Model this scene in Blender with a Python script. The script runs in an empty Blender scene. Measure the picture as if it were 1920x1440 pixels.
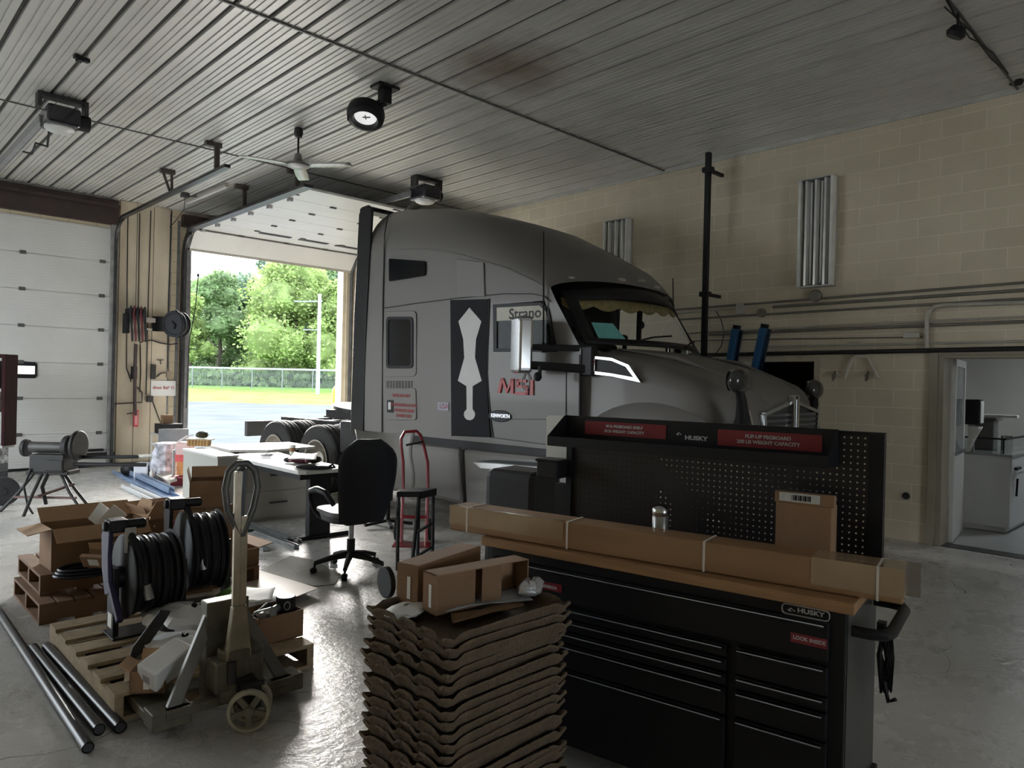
import bpy, math, random
from mathutils import Vector, Matrix
random.seed(7)
PI = math.pi
SC = bpy.context.scene
COL = SC.collection
# ---------------------------------------------------------------- camera
F = 1350.0                      # focal length in pixels of the 1920 wide frame
EYE = Vector((-8.45, -13.72, 1.6))
A46 = math.radians(46)
RH = Vector((math.sin(A46), -math.cos(A46), 0))
FH = Vector((math.cos(A46), math.sin(A46), 0))
ROLL = math.atan(.023); PIT = math.atan(-3 / F)
CR = RH * math.cos(ROLL) + Vector((0, 0, math.sin(ROLL)))
U0 = -RH * math.sin(ROLL) + Vector((0, 0, math.cos(ROLL)))
CF = FH * math.cos(PIT) + U0 * math.sin(PIT)
CU = U0 * math.cos(PIT) - FH * math.sin(PIT)
cam = bpy.data.cameras.new('camera'); camo = bpy.data.objects.new('camera', cam); COL.objects.link(camo)
m = Matrix((CR, CU, -CF)).transposed().to_4x4(); m.translation = EYE
camo.matrix_world = m
cam.sensor_fit = 'HORIZONTAL'; cam.sensor_width = 36; cam.lens = 36 * F / 1920; cam.clip_end = 500; cam.clip_start = .05
SC.camera = camo
# ---------------------------------------------------------------- light and exposure
SC.view_settings.view_transform = 'Standard'; SC.view_settings.look = 'None'
SC.view_settings.gamma = 1; SC.view_settings.use_curve_mapping = False
SC.view_settings.exposure = 2.95
wd = bpy.data.worlds.new('overcast_sky'); SC.world = wd; wd.use_nodes = True
bg = wd.node_tree.nodes['Background']; bg.inputs[0].default_value = (.86, .94, 1, 1); bg.inputs[1].default_value = 1.1
def sun(name, direction, strength, angle, col):
    l = bpy.data.lights.new(name, 'SUN'); l.energy = strength; l.angle = math.radians(angle); l.color = col
    o = bpy.data.objects.new(name, l); COL.objects.link(o)
    o.rotation_euler = Vector(direction).to_track_quat('-Z', 'Y').to_euler()
sun('hazy_sun', (-.36, -.9, -.44), 5.5, 50, (1, .96, .90))
# ---------------------------------------------------------------- pixel to place helpers
def ray(x, y): return CF + CR * ((x - 960) / F) - CU * ((y - 720) / F)
def G(x, y, z=0.0):             # where the sight line meets the height z
    d = ray(x, y); return EYE + d * ((z - EYE.z) / d.z)
def at(x, y, D):                # point at depth D
    d = ray(x, y); return EYE + d * (D / d.dot(FH))
def W(x, y, X=0.0):             # on the block wall (plane of constant X)
    d = ray(x, y); return EYE + d * ((X - EYE.x) / d.x)
def DW(x, y, Y=0.0):            # on the door wall (plane of constant Y)
    d = ray(x, y); return EYE + d * ((Y - EYE.y) / d.y)
def head(p, q): return math.atan2(q.y - p.y, q.x - p.x)
def depth(p): return (p - EYE).dot(FH)
# ---------------------------------------------------------------- materials
MATS = {}
def srgb(c):
    if isinstance(c, str): c = tuple(int(c[i:i + 2], 16) / 255 for i in (0, 2, 4))
    return tuple(x / 12.92 if x <= .04045 else ((x + .055) / 1.055) ** 2.4 for x in c)
def nt_new(name):
    mt = bpy.data.materials.new(name); mt.use_nodes = True
    nt = mt.node_tree; return mt, nt, nt.nodes['Principled BSDF']
def mat(name, col, rough=.5, metal=0.0, amt=.12, sc=6.0, bump=0.0, bsc=40.0, stretch=None, trans=0, emit=0, coat=0, alpha=1):
    if name in MATS: return MATS[name]
    mt, nt, b = nt_new(name); c = col if len(col) == 3 and not isinstance(col, str) else srgb(col)
    tc = nt.nodes.new('ShaderNodeTexCoord'); vec = tc.outputs['Object']
    if stretch:
        mp = nt.nodes.new('ShaderNodeMapping'); mp.inputs['Scale'].default_value = stretch
        nt.links.new(vec, mp.inputs['Vector']); vec = mp.outputs['Vector']
    nz = nt.nodes.new('ShaderNodeTexNoise'); nz.inputs['Scale'].default_value = sc; nz.inputs['Detail'].default_value = 5
    nt.links.new(vec, nz.inputs['Vector'])
    cr = nt.nodes.new('ShaderNodeValToRGB'); cr.color_ramp.elements[0].position = .3; cr.color_ramp.elements[1].position = .7
    lo, hi = 1 - amt, 1 + amt
    cr.color_ramp.elements[0].color = (*[x * lo for x in c], 1); cr.color_ramp.elements[1].color = (*[min(1, x * hi) for x in c], 1)
    nt.links.new(nz.outputs['Fac'], cr.inputs['Fac']); nt.links.new(cr.outputs['Color'], b.inputs['Base Color'])
    b.inputs['Roughness'].default_value = rough; b.inputs['Metallic'].default_value = metal
    if trans: b.inputs['Transmission Weight'].default_value = trans; b.inputs['IOR'].default_value = 1.1
    if coat: b.inputs['Coat Weight'].default_value = coat; b.inputs['Coat Roughness'].default_value = .05
    if alpha < 1: b.inputs['Alpha'].default_value = alpha
    if emit: b.inputs['Emission Color'].default_value = (*c, 1); b.inputs['Emission Strength'].default_value = emit
    if bump:
        n2 = nt.nodes.new('ShaderNodeTexNoise'); n2.inputs['Scale'].default_value = bsc; n2.inputs['Detail'].default_value = 4
        nt.links.new(vec, n2.inputs['Vector'])
        bp = nt.nodes.new('ShaderNodeBump'); bp.inputs['Strength'].default_value = bump; bp.inputs['Distance'].default_value = .02
        nt.links.new(n2.outputs['Fac'], bp.inputs['Height']); nt.links.new(bp.outputs['Normal'], b.inputs['Normal'])
    MATS[name] = mt; return mt
# ---------------------------------------------------------------- mesh helpers
class MB:
    def __init__(s): s.v = []; s.f = []; s.sm = []
    def add(s, vs, fs, smooth=False, mx=None):
        n = len(s.v)
        s.v += [(mx @ Vector(v)) if mx else Vector(v) for v in vs]
        s.f += [tuple(i + n for i in f) for f in fs]; s.sm += [smooth] * len(fs); return s
    def box(s, x0, x1, y0, y1, z0, z1, mx=None):
        return s.add([(x0,y0,z0),(x1,y0,z0),(x1,y1,z0),(x0,y1,z0),(x0,y0,z1),(x1,y0,z1),(x1,y1,z1),(x0,y1,z1)],
            [(0,3,2,1),(4,5,6,7),(0,1,5,4),(1,2,6,5),(2,3,7,6),(3,0,4,7)], False, mx)
    def cbox(s, c, d, mx=None, rz=0, rx=0, ry=0):
        q = Matrix.Translation(Vector(c)) @ Matrix.Rotation(rz, 4, 'Z') @ Matrix.Rotation(ry, 4, 'Y') @ Matrix.Rotation(rx, 4, 'X')
        if mx: q = mx @ q
        a, b, e = d[0] / 2, d[1] / 2, d[2] / 2
        return s.box(-a, a, -b, b, -e, e, q)
    def bar(s, p, q, w, h, up=(0, 0, 1)):
        p = Vector(p); q = Vector(q); d = (q - p); L = d.length; d.normalize(); up = Vector(up)
        if abs(d.dot(up)) > .98: up = Vector((1, 0, 0)) if abs(d.x) < .9 else Vector((0, 1, 0))
        sd = d.cross(up).normalized(); u = sd.cross(d)
        vs = [p + sd * (a * w / 2) + u * (b * h / 2) + d * (L * t) for t in (0, 1) for a, b in ((-1,-1),(1,-1),(1,1),(-1,1))]
        return s.add(vs, [(3,2,1,0),(4,5,6,7),(0,1,5,4),(1,2,6,5),(2,3,7,6),(3,0,4,7)])
    def tube(s, pts, r, n=10, closed=False, caps=True):
        pts = [Vector(p) for p in pts]; rs = r if isinstance(r, (list, tuple)) else [r] * len(pts); N = len(pts); vs = []; fs = []
        prev = None
        for i, p in enumerate(pts):
            a = pts[(i - 1) % N] if (i or closed) else p; b = pts[(i + 1) % N] if (i < N - 1 or closed) else p
            d = (b - a).normalized()
            if prev is None:
                t = Vector((0, 0, 1)) if abs(d.z) < .9 else Vector((1, 0, 0)); u = d.cross(t).normalized()
            else: u = (prev - d * prev.dot(d)).normalized()
            prev = u; w = d.cross(u)
            vs += [p + (u * math.cos(k * 2 * PI / n) + w * math.sin(k * 2 * PI / n)) * rs[i] for k in range(n)]
        M_ = N if closed else N - 1
        for i in range(M_):
            j = (i + 1) % N
            fs += [(i * n + k, i * n + (k + 1) % n, j * n + (k + 1) % n, j * n + k) for k in range(n)]
        s.add(vs, fs, True)
        if caps and not closed:
            o = len(s.v) - len(vs)
            s.f += [tuple(o + k for k in range(n))[::-1], tuple(o + (N - 1) * n + k for k in range(n))]; s.sm += [False, False]
        return s
    def cyl(s, p, q, r, r2=None, n=20): return s.tube([p, q], [r, r if r2 is None else r2], n)
    def lathe(s, prof, n=24, mx=None):
        vs = []; fs = []
        for (r, z) in prof: vs += [(r * math.cos(k * 2 * PI / n), r * math.sin(k * 2 * PI / n), z) for k in range(n)]
        for i in range(len(prof) - 1):
            fs += [(i * n + k, i * n + (k + 1) % n, (i + 1) * n + (k + 1) % n, (i + 1) * n + k) for k in range(n)]
        return s.add(vs, fs, True, mx)
    def prism(s, poly, t0, t1, axis='z', mx=None, smooth=False):   # poly in the two other axes
        def P(a, b, t): return {'z': (a, b, t), 'y': (a, t, b), 'x': (t, a, b)}[axis]
        n = len(poly)
        vs = [P(a, b, t0) for a, b in poly] + [P(a, b, t1) for a, b in poly]
        fs = [tuple(range(n))[::-1], tuple(range(n, 2 * n))]
        s.add(vs, fs, False, mx); o = len(s.v) - 2 * n
        s.f += [(o + i, o + (i + 1) % n, o + n + (i + 1) % n, o + n + i) for i in range(n)]; s.sm += [smooth] * n
        return s
    def grid(s, rows, mx=None, closed=False, smooth=True):
        nr, nc = len(rows), len(rows[0]); vs = [p for r_ in rows for p in r_]
        fs = [(i * nc + j, i * nc + (j + 1) % nc, (i + 1) * nc + (j + 1) % nc, (i + 1) * nc + j) for i in range(nr - 1) for j in range(nc if closed else nc - 1)]
        return s.add(vs, fs, smooth, mx)
    def sphere(s, c, r, sx=1, sy=1, sz=1, n=14, h=9):
        rows = [[(c[0] + r * sx * math.sin(a) * math.cos(b), c[1] + r * sy * math.sin(a) * math.sin(b), c[2] + r * sz * math.cos(a)) for b in [2 * PI * k / n for k in range(n)]] for a in [.02 + (PI - .04) * i / h for i in range(h + 1)]]
        return s.grid(rows, closed=True)
    def build(s, name, m_, parent=None, bevel=0, solid=0, sub=0, sharp=40, label=None, mx=None):
        me = bpy.data.meshes.new(name); me.from_pydata([tuple(v) for v in s.v], [], s.f)
        me.polygons.foreach_set('use_smooth', s.sm); me.materials.append(m_); me.validate(); me.update()
        if any(s.sm): me.set_sharp_from_angle(angle=math.radians(sharp))
        o = bpy.data.objects.new(name, me); COL.objects.link(o)
        if parent: o.parent = parent
        if mx: o.matrix_local = mx
        if solid:
            md = o.modifiers.new('solid', 'SOLIDIFY'); md.thickness = solid; md.offset = 0
        if sub:
            md = o.modifiers.new('sub', 'SUBSURF'); md.levels = sub; md.render_levels = sub
        if bevel:
            md = o.modifiers.new('bevel', 'BEVEL'); md.width = bevel; md.segments = 2; md.limit_method = 'ANGLE'; md.angle_limit = math.radians(35)
        if label: o['label'] = label
        return o
def B(*a, mx=None): return MB().box(*a, mx=mx)
def tag(o, label, cat, group=None):
    o['label'] = label; o['category'] = cat
    if group: o['group'] = group
    return o
def thing(name, label, cat, loc=(0, 0, 0), rz=0, group=None):
    o = bpy.data.objects.new(name, None); COL.objects.link(o); o.empty_display_size = .1
    o.location = loc; o.rotation_euler = (0, 0, rz); return tag(o, label, cat, group)
def single(name, label, cat, mb, m_, loc=(0, 0, 0), rz=0, group=None, **k):
    o = mb.build(name, m_, **k); o.location = loc; o.rotation_euler = (0, 0, rz); return tag(o, label, cat, group)
def struct(name, mb, m_, **k):
    o = mb.build(name, m_, **k)
    if not k.get('parent'): o['kind'] = 'structure'
    return o
def dup(root, loc, rz, label=None, rot=None):
    r = root.copy(); COL.objects.link(r); r.location = loc; r.rotation_euler = rot or (0, 0, rz)
    if label: r['label'] = label
    for ch in list(root.children):
        c = ch.copy(); COL.objects.link(c); c.parent = r
        for g in ch.children: d = g.copy(); COL.objects.link(d); d.parent = c
    return r
def text(name, s, size, m_, mx, parent=None, bold=.0, sx=1.0, ext=.0006, align='CENTER', sp=1.0):
    c = bpy.data.curves.new(name, 'FONT'); c.body = s; c.size = size; c.align_x = align; c.align_y = 'CENTER'; c.offset = bold; c.extrude = ext; c.space_character = sp; c.resolution_u = 3
    t = bpy.data.objects.new('t_', c); COL.objects.link(t)
    dg = bpy.context.evaluated_depsgraph_get(); me = bpy.data.meshes.new_from_object(t.evaluated_get(dg)); bpy.data.objects.remove(t)
    me.name = name; me.materials.clear(); me.materials.append(m_)
    me.transform(Matrix.Diagonal((sx, 1, 1, 1)))
    o = bpy.data.objects.new(name, me); COL.objects.link(o)
    if parent: o.parent = parent
    o.matrix_local = mx; return o
def face(loc, right, up):       # matrix whose x is right and y is up on a surface
    r = Vector(right).normalized(); u = Vector(up); u = (u - r * u.dot(r)).normalized(); n = r.cross(u)
    q = Matrix((r, u, n)).transposed().to_4x4(); q.translation = Vector(loc); return q
# common materials
black = mat('black_plastic', (.012, .012, .014), .45, 0, .2)
black.node_tree.nodes['Principled BSDF'].inputs['Specular IOR Level'].default_value = .25
rubber = mat('black_rubber', (.014, .014, .015), .7, 0, .25, 20, .2, 60)
dsteel = mat('dark_steel', (.05, .05, .052), .45, .6, .3, 9)
gsteel = mat('galvanised_steel', (.42, .43, .44), .4, .8, .15, 14)
chrome = mat('chrome', (.52, .53, .54), .25, 1, .05)
white = mat('white_painted', (.72, .72, .70), .45, 0, .04)
paper = mat('paper_white', (.78, .78, .76), .7, 0, .04)
card = mat('corrugated_cardboard', (.25, .148, .083), .85, 0, .1, 5, .12, 120)
cardin = mat('cardboard_inside', (.20, .12, .068), .9, 0, .1, 5)
redm = mat('red_paint', (.36, .02, .025), .35, 0, .1)
glass = mat('window_glass', (.8, .85, .85), .02, 0, 0, 1, trans=1)
# ================================================================ SETTING
HC = 4.59                       # ceiling height
XL, YB = -10.6, -20.0           # far corner of the hall
# --- block wall material
def block_mat(name, axis, base, mortar, msz=.012):
    mt, nt, b = nt_new(name)
    tc = nt.nodes.new('ShaderNodeTexCoord'); sp = nt.nodes.new('ShaderNodeSeparateXYZ'); cb = nt.nodes.new('ShaderNodeCombineXYZ')
    L = nt.links.new; L(tc.outputs['Object'], sp.inputs[0]); L(sp.outputs[axis], cb.inputs[0]); L(sp.outputs['Z'], cb.inputs[1])
    br = nt.nodes.new('ShaderNodeTexBrick'); L(cb.outputs[0], br.inputs['Vector'])
    br.inputs['Scale'].default_value = 1; br.inputs['Brick Width'].default_value = .406; br.inputs['Row Height'].default_value = .203
    br.inputs['Mortar Size'].default_value = msz * .45; br.inputs['Mortar Smooth'].default_value = .2; br.inputs['Bias'].default_value = -.3
    c = srgb(base); br.inputs['Color1'].default_value = (*c, 1); br.inputs['Color2'].default_value = (*[x * .9 for x in c], 1); br.inputs['Mortar'].default_value = (*srgb(mortar), 1)
    nz = nt.nodes.new('ShaderNodeTexNoise'); nz.inputs['Scale'].default_value = 1.3; nz.inputs['Detail'].default_value = 6; L(tc.outputs['Object'], nz.inputs['Vector'])
    mx = nt.nodes.new('ShaderNodeMix'); mx.data_type = 'RGBA'; mx.blend_type = 'MULTIPLY'; mx.inputs['Factor'].default_value = .35
    L(br.outputs['Color'], mx.inputs['A']); cr = nt.nodes.new('ShaderNodeValToRGB'); cr.color_ramp.elements[0].color = (.7, .66, .6, 1); cr.color_ramp.elements[0].position = .3
    cr.color_ramp.elements[1].position = .6; L(nz.outputs['Fac'], cr.inputs['Fac']); L(cr.outputs['Color'], mx.inputs['B']); L(mx.outputs['Result'], b.inputs['Base Color'])
    b.inputs['Roughness'].default_value = .62
    n2 = nt.nodes.new('ShaderNodeTexNoise'); n2.inputs['Scale'].default_value = 60; L(tc.outputs['Object'], n2.inputs['Vector'])
    ma = nt.nodes.new('ShaderNodeMath'); ma.operation = 'MULTIPLY_ADD'; L(br.outputs['Fac'], ma.inputs[0]); ma.inputs[1].default_value = -1; 
    m2 = nt.nodes.new('ShaderNodeMath'); m2.operation = 'MULTIPLY'; L(n2.outputs['Fac'], m2.inputs[0]); m2.inputs[1].default_value = .25; L(m2.outputs[0], ma.inputs[2])
    bp = nt.nodes.new('ShaderNodeBump'); bp.inputs['Strength'].default_value = .55; bp.inputs['Distance'].default_value = .008
    L(ma.outputs[0], bp.inputs['Height']); L(bp.outputs['Normal'], b.inputs['Normal'])
    return mt
blockR = block_mat('painted_block_right', 'Y', 'd6cab2', 'e6dcc8')
blockD = block_mat('painted_block_front', 'X', 'd2c4a8', 'ab9d84')
# --- floor material: sealed concrete, worn, reflecting
def floor_mat():
    mt, nt, b = nt_new('sealed_concrete'); L = nt.links.new
    tc = nt.nodes.new('ShaderNodeTexCoord'); V = tc.outputs['Object']
    def noise(s, d=6, r=.6):
        n = nt.nodes.new('ShaderNodeTexNoise'); n.inputs['Scale'].default_value = s; n.inputs['Detail'].default_value = d; n.inputs['Roughness'].default_value = r; L(V, n.inputs['Vector']); return n.outputs['Fac']
    a = noise(.9); cr = nt.nodes.new('ShaderNodeValToRGB'); L(a, cr.inputs['Fac'])
    cr.color_ramp.elements[0].position = .32; cr.color_ramp.elements[0].color = (.43, .42, .40, 1)
    cr.color_ramp.elements[1].position = .68; cr.color_ramp.elements[1].color = (.52, .51, .49, 1)
    # dark oil spots
    s = noise(3.1, 8, .7); c2 = nt.nodes.new('ShaderNodeValToRGB'); L(s, c2.inputs['Fac']); c2.color_ramp.elements[0].position = .29; c2.color_ramp.elements[0].color = (.6, .58, .55, 1); c2.color_ramp.elements[1].position = .38
    mx = nt.nodes.new('ShaderNodeMix'); mx.data_type = 'RGBA'; mx.blend_type = 'MULTIPLY'; mx.inputs['Factor'].default_value = 1; L(cr.outputs['Color'], mx.inputs['A']); L(c2.outputs['Color'], mx.inputs['B'])
    # cracks
    vo = nt.nodes.new('ShaderNodeTexVoronoi'); vo.feature = 'DISTANCE_TO_EDGE'; vo.inputs['Scale'].default_value = .33
    dn = nt.nodes.new('ShaderNodeTexNoise'); dn.inputs['Scale'].default_value = 1.4; L(V, dn.inputs['Vector'])
    va = nt.nodes.new('ShaderNodeVectorMath'); va.operation = 'MULTIPLY_ADD'; L(dn.outputs['Color'], va.inputs[0]); va.inputs[1].default_value = (.8, .8, 0); L(V, va.inputs[2]); L(va.outputs[0], vo.inputs['Vector'])
    ck = nt.nodes.new('ShaderNodeMath'); ck.operation = 'LESS_THAN'; L(vo.outputs['Distance'], ck.inputs[0]); ck.inputs[1].default_value = .0009
    mc = nt.nodes.new('ShaderNodeMix'); mc.data_type = 'RGBA'; L(ck.outputs[0], mc.inputs['Factor']); L(mx.outputs['Result'], mc.inputs['A']); mc.inputs['B'].default_value = (.16, .155, .145, 1)
    L(mc.outputs['Result'], b.inputs['Base Color'])
    mr = nt.nodes.new('ShaderNodeMapRange'); L(noise(2.2, 7, .65), mr.inputs['Value']); mr.inputs['From Min'].default_value = .3; mr.inputs['From Max'].default_value = .7; mr.inputs['To Min'].default_value = .20; mr.inputs['To Max'].default_value = .36
    L(mr.outputs['Result'], b.inputs['Roughness'])
    bp = nt.nodes.new('ShaderNodeBump'); bp.inputs['Strength'].default_value = .45; bp.inputs['Distance'].default_value = .012; L(noise(17, 5, .65), bp.inputs['Height']); L(bp.outputs['Normal'], b.inputs['Normal'])
    b.inputs['Specular IOR Level'].default_value = .55
    return mt
struct('floor', B(XL, 0.0, YB, .12, -.15, 0), floor_mat())
# --- ceiling of ribbed metal panels
ceil_m = mat('ribbed_metal_ceiling', (.60, .585, .55), .42, .25, .08, 1.5, 0, 40)
mb = MB(); prof = []
x = XL
unit = [(0, 0), (.006, .045), (.040, .045), (.046, 0), (.108, 0), (.111, .012), (.122, .012), (.125, 0), (.165, 0), (.168, .010), (.176, .010), (.179, 0), (.225, 0), (.228, .012), (.239, .012), (.242, 0)]
while x < 0: prof += [(min(x + a, 0), HC + z) for a, z in unit]; x += .30
prof.append((0, HC))
ys = [YB, -12.04, -7.95, -4.06, 0]
for i in range(4):
    dz = .004 * (i % 2)
    mb.grid([[(px, ys[i], pz + dz) for px, pz in prof], [(px, ys[i + 1] + .02, pz + dz) for px, pz in prof]], smooth=False)
mb.box(XL, .2, YB, .22, HC + .047, HC + .1)
mb.box(XL, 0, -.02, .0, HC - .01, HC + .05)
nt = ceil_m.node_tree; L = nt.links.new; bs = nt.nodes['Principled BSDF']; src = bs.inputs['Base Color'].links[0].from_socket
geo = nt.nodes.new('ShaderNodeTexCoord'); sp_ = G(955, 130, HC); dn = nt.nodes.new('ShaderNodeVectorMath'); dn.operation = 'DISTANCE'
nz_ = nt.nodes.new('ShaderNodeTexNoise'); nz_.inputs['Scale'].default_value = 2.5; L(geo.outputs['Object'], nz_.inputs['Vector'])
ad_ = nt.nodes.new('ShaderNodeVectorMath'); ad_.operation = 'MULTIPLY_ADD'; L(nz_.outputs['Color'], ad_.inputs[0]); ad_.inputs[1].default_value = (.7, 1.0, 0); L(geo.outputs['Object'], ad_.inputs[2])
L(ad_.outputs[0], dn.inputs[0]); dn.inputs[1].default_value = (sp_.x + .35, sp_.y + .5, HC)
mr_s = nt.nodes.new('ShaderNodeMapRange'); L(dn.outputs['Value'], mr_s.inputs['Value']); mr_s.inputs['From Min'].default_value = .1; mr_s.inputs['From Max'].default_value = .75; mr_s.inputs['To Min'].default_value = .75; mr_s.inputs['To Max'].default_value = 0
mxs = nt.nodes.new('ShaderNodeMix'); mxs.data_type = 'RGBA'; L(mr_s.outputs['Result'], mxs.inputs['Factor']); L(src, mxs.inputs['A']); mxs.inputs['B'].default_value = (.16, .10, .05, 1); L(mxs.outputs['Result'], bs.inputs['Base Color'])
struct('ceiling', mb, ceil_m)
mb = MB()
for y in ys[1:4]: mb.box(XL, 0, y - .006, y + .014, HC - .012, HC - .001)
struct('trim_1', mb, mat('seam_strip', (.12, .115, .11), .5, .3))
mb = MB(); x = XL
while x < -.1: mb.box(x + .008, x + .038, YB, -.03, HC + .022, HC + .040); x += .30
struct('trim_12', mb, mat('groove_shade', (.05, .045, .04), .8, 0, .3, 6))  # dark strips stand in for the shade inside the rib grooves
struct('trim_2', B(-.03, 0, YB, 0, HC - .035, HC - .002), mat('corner_strip', (.55, .54, .5), .4, .2))
# --- block wall on the right with two door openings (X = 0)
oy0, oy1, oz = -13.1, -11.40, 1.985     # wide opening to the kitchen room
sy0, sy1, sz = -10.10, -9.20, 1.93      # dark doorway
def ywall(mb, segs):
    for y0, y1, z0, z1 in segs: mb.box(0, .2, y0, y1, z0, z1)
mb = MB(); ywall(mb, [(YB, oy0, 0, HC), (oy0, oy1, oz, HC), (oy1, sy0, 0, HC), (sy0, sy1, sz, HC), (sy1, .2, 0, HC)])
struct('wall_right', mb, blockR)
# --- door wall (Y = 0)
d1a, d1b, d2a, d2b, dz_ = -9.3, -4.86, -3.60, -.25, 4.08
mb = MB()
for x0, x1, z0, z1 in [(XL, d1a, 0, HC), (d1a, d1b, dz_, HC), (d1b, d2a, 0, HC), (d2a, d2b, dz_, HC), (d2b, 0, 0, HC)]: mb.box(x0, x1, 0, .22, z0, z1)
struct('wall_front', mb, blockD)
struct('wall_left', MB().box(XL - .2, XL, YB, -5.8, 0, HC).box(XL - .2, XL, -1.2, .2, 0, HC).box(XL - .2, XL, -5.8, -1.2, 3.7, HC), blockR)
struct('wall_back', MB().box(XL, -7.0, YB - .2, YB, 0, HC).box(-4.6, .2, YB - .2, YB, 0, HC).box(-7.0, -4.6, YB - .2, YB, 2.25, HC), blockD)  # unseen opening added to let fill light in from behind the camera
brown = mat('dark_brown_steel', (.045, .030, .028), .5, .2, .2)
# header beam over door 1, frame posts
struct('trim_3', MB().box(d1a - .3, d1b + .1, -.10, -.001, dz_ + .06, HC - .03).box(d1a - .3, d1b + .1, -.16, -.10, 4.42, 4.47), brown)
struct('trim_4', MB().box(d1b + .0, d1b + .09, -.09, -.001, 0, dz_ + .08).box(d1b + .09, d1b + .12, -.03, -.001, 0, 4.1), mat('jamb_grey', (.35, .35, .34), .5, .5, .25, 8))
struct('trim_5', MB().box(d2a - .02, d2a + .06, -.10, -.001, 0, dz_ + .1).box(d2a - .30, d2a - .27, -.03, -.001, 0, 4.5).box(d2a - .16, d2a - .12, -.03, -.001, 0, 4.4), mat('jamb_steel', (.20, .20, .21), .45, .6, .25, 8))
struct('trim_6', MB().box(d2b - .07, d2b + .02, .0, .24, 0, dz_).box(d2b - .0, d2b + .12, -.03, -.001, 0, dz_), mat('jamb_cream', (.62, .55, .42), .6, 0, .1, 5))
struct('trim_7', MB().box(d2a - .1, d2b + .15, -.12, -.001, 4.30, 4.52), brown)
# pilaster between the doors, plastered boards with vertical joints
mb = MB(); px0, px1 = -4.72, -3.90
for k in range(3): mb.box(px0 + k * .275, px0 + k * .275 + .265, -.045, -.001, 0, HC - .01)
struct('trim_8', mb, mat('cream_board', (.52, .45, .34), .7, 0, .16, 3.5, .1, 30, stretch=(1, 1, .35)))
struct('baseboard_front', B(px0, px1, -.055, -.045, 0, .06), mat('dirty_base', (.16, .13, .10), .8, 0, .3, 8))
# --- sectional doors
panelw = mat('door_panel_white', (.60, .595, .575), .38, .05, .04, 2)
panelw_n = panelw
clipm = mat('hinge_grey', (.10, .10, .095), .5, .4)
def sectional(name, x0, x1, closed):
    root = bpy.data.objects.new(name, None); COL.objects.link(root); root['kind'] = 'structure'
    n = 7; ph = dz_ / n + .0
    def rib_panel(a, b_):
        q = MB(); q.box(x0, x1, -.02, .025, a + .004, b_ - .004); q.box(x0, x1, -.005, .024, a - .003, b_ + .003)
        k = a + .05
        while k < b_ - .05: q.box(x0, x1, -.0235, -.02, k, k + .032); k += .048
        return q
    if closed:
        for i in range(n): rib_panel(i * ph, (i + 1) * ph).build('door_panel', panelw, root, bevel=.004)
        for i in range(1, n):
            for xx in (x0 + .35, x0 + 1.45, -6.12, x1 - .12):
                MB().box(xx - .045, xx + .045, -.04, -.02, i * ph - .028, i * ph + .028).build('hinge', clipm, root, bevel=.006)
        B(x0, x1, -.03, .03, -.0, .045).build('bottom_seal', black, root)
        for wx in (-6.22, -8.2):
            fr = MB(); fr.prism([(wx + sx_ * .33 + cx, 1.62 + sz_ * .07 + cz) for sx_, sz_, cx, cz in ((-1,-1,0,-.03),(-1,-1,.03,-.06),(1,-1,-.03,-.06),(1,-1,0,-.03),(1,1,0,.03),(1,1,-.03,.06),(-1,1,.03,.06),(-1,1,0,.03))], -.035, -.024, 'y')
            w_ = fr.build('window_frame', black, root)
            MB().box(wx - .295, wx + .295, -.037, -.0355, 1.555, 1.685).build('pane', mat('daylight_glow_pane', (.80, .88, .84), .3, 0, .05, 30, emit=.30), w_)  # emission stands in for daylight, the door panel behind is uncut
    else:
        z = 4.24; y = -.42; pl = (4.42 - .42) / 6
        for i in range(6):
            q = MB(); q.box(x0, x1, y - (i + 1) * pl + .004, y - i * pl - .004, z, z + .04); q.box(x0, x1, y - (i + 1) * pl - .003, y - i * pl + .003, z + .01, z + .03)
            q.build('door_panel', panelw, root, bevel=.004)
            for xx in (x0 + .85, x0 + 1.75, x0 + 2.6): MB().box(xx - .05, xx + .05, y - i * pl - .025, y - i * pl + .025, z - .02, z).build('hinge', clipm, root, bevel=.005)
            MB().box(x0 + .1, x0 + .16, y - i * pl - .05, y - i * pl + .03, z - .05, z).build('roller_bracket', gsteel, root)
        # lowest section still standing in the bend
        MB().bar((( x0 + x1) / 2, -.14, 3.90), ((x0 + x1) / 2, -.40, 4.22), x1 - x0, .04, up=(0, -1, 0)).build('door_panel', panelw, root)
        MB().bar(((x0 + x1) / 2, -.13, 3.88), ((x0 + x1) / 2, -.15, 3.915), x1 - x0, .06, up=(0, -1, 0)).build('bottom_seal', mat('seal_tan', (.32, .30, .26), .6), root)
        for k in range(3):
            xx = x0 + .95 + k * .78
            MB().box(xx, xx + .6, y - .62, y - .50, z - .012, z).build('window_frame', black, root)
        B(x0 + 1.25, x0 + 1.5, -.28, -.26, 4.05, 4.10).build('yellow_label', mat('label_yellow', (.7, .68, .12), .6), root) if False else None
    return root
D1 = sectional('door_1', d1a, d1b, True)
D2 = sectional('door_2', d2a, d2b, False)
trk = mat('track_dark', (.06, .06, .062), .4, .7, .3, 8)
def track(xc, ye, parent, zt=4.22, hh_=.075):
    pts = [(xc, -.10, .02), (xc, -.10, zt - .45)] + [(xc, -.10 - .45 * (1 - math.cos(a)), zt - .45 + .45 * math.sin(a)) for a in [PI / 2 * k / 8 for k in range(1, 9)]] + [(xc, ye, zt)]
    q = MB()
    for a, b_ in zip(pts[:-1], pts[1:]): q.bar(a, b_, .04, hh_, up=(0, -1, .2))
    q.build('door_track', trk, parent)
track(-3.67, -4.70, D2, 4.21, .14); track(-.17, -4.70, D2); track(-4.80, -4.74, D1); track(-9.36, -4.74, D1)
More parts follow.
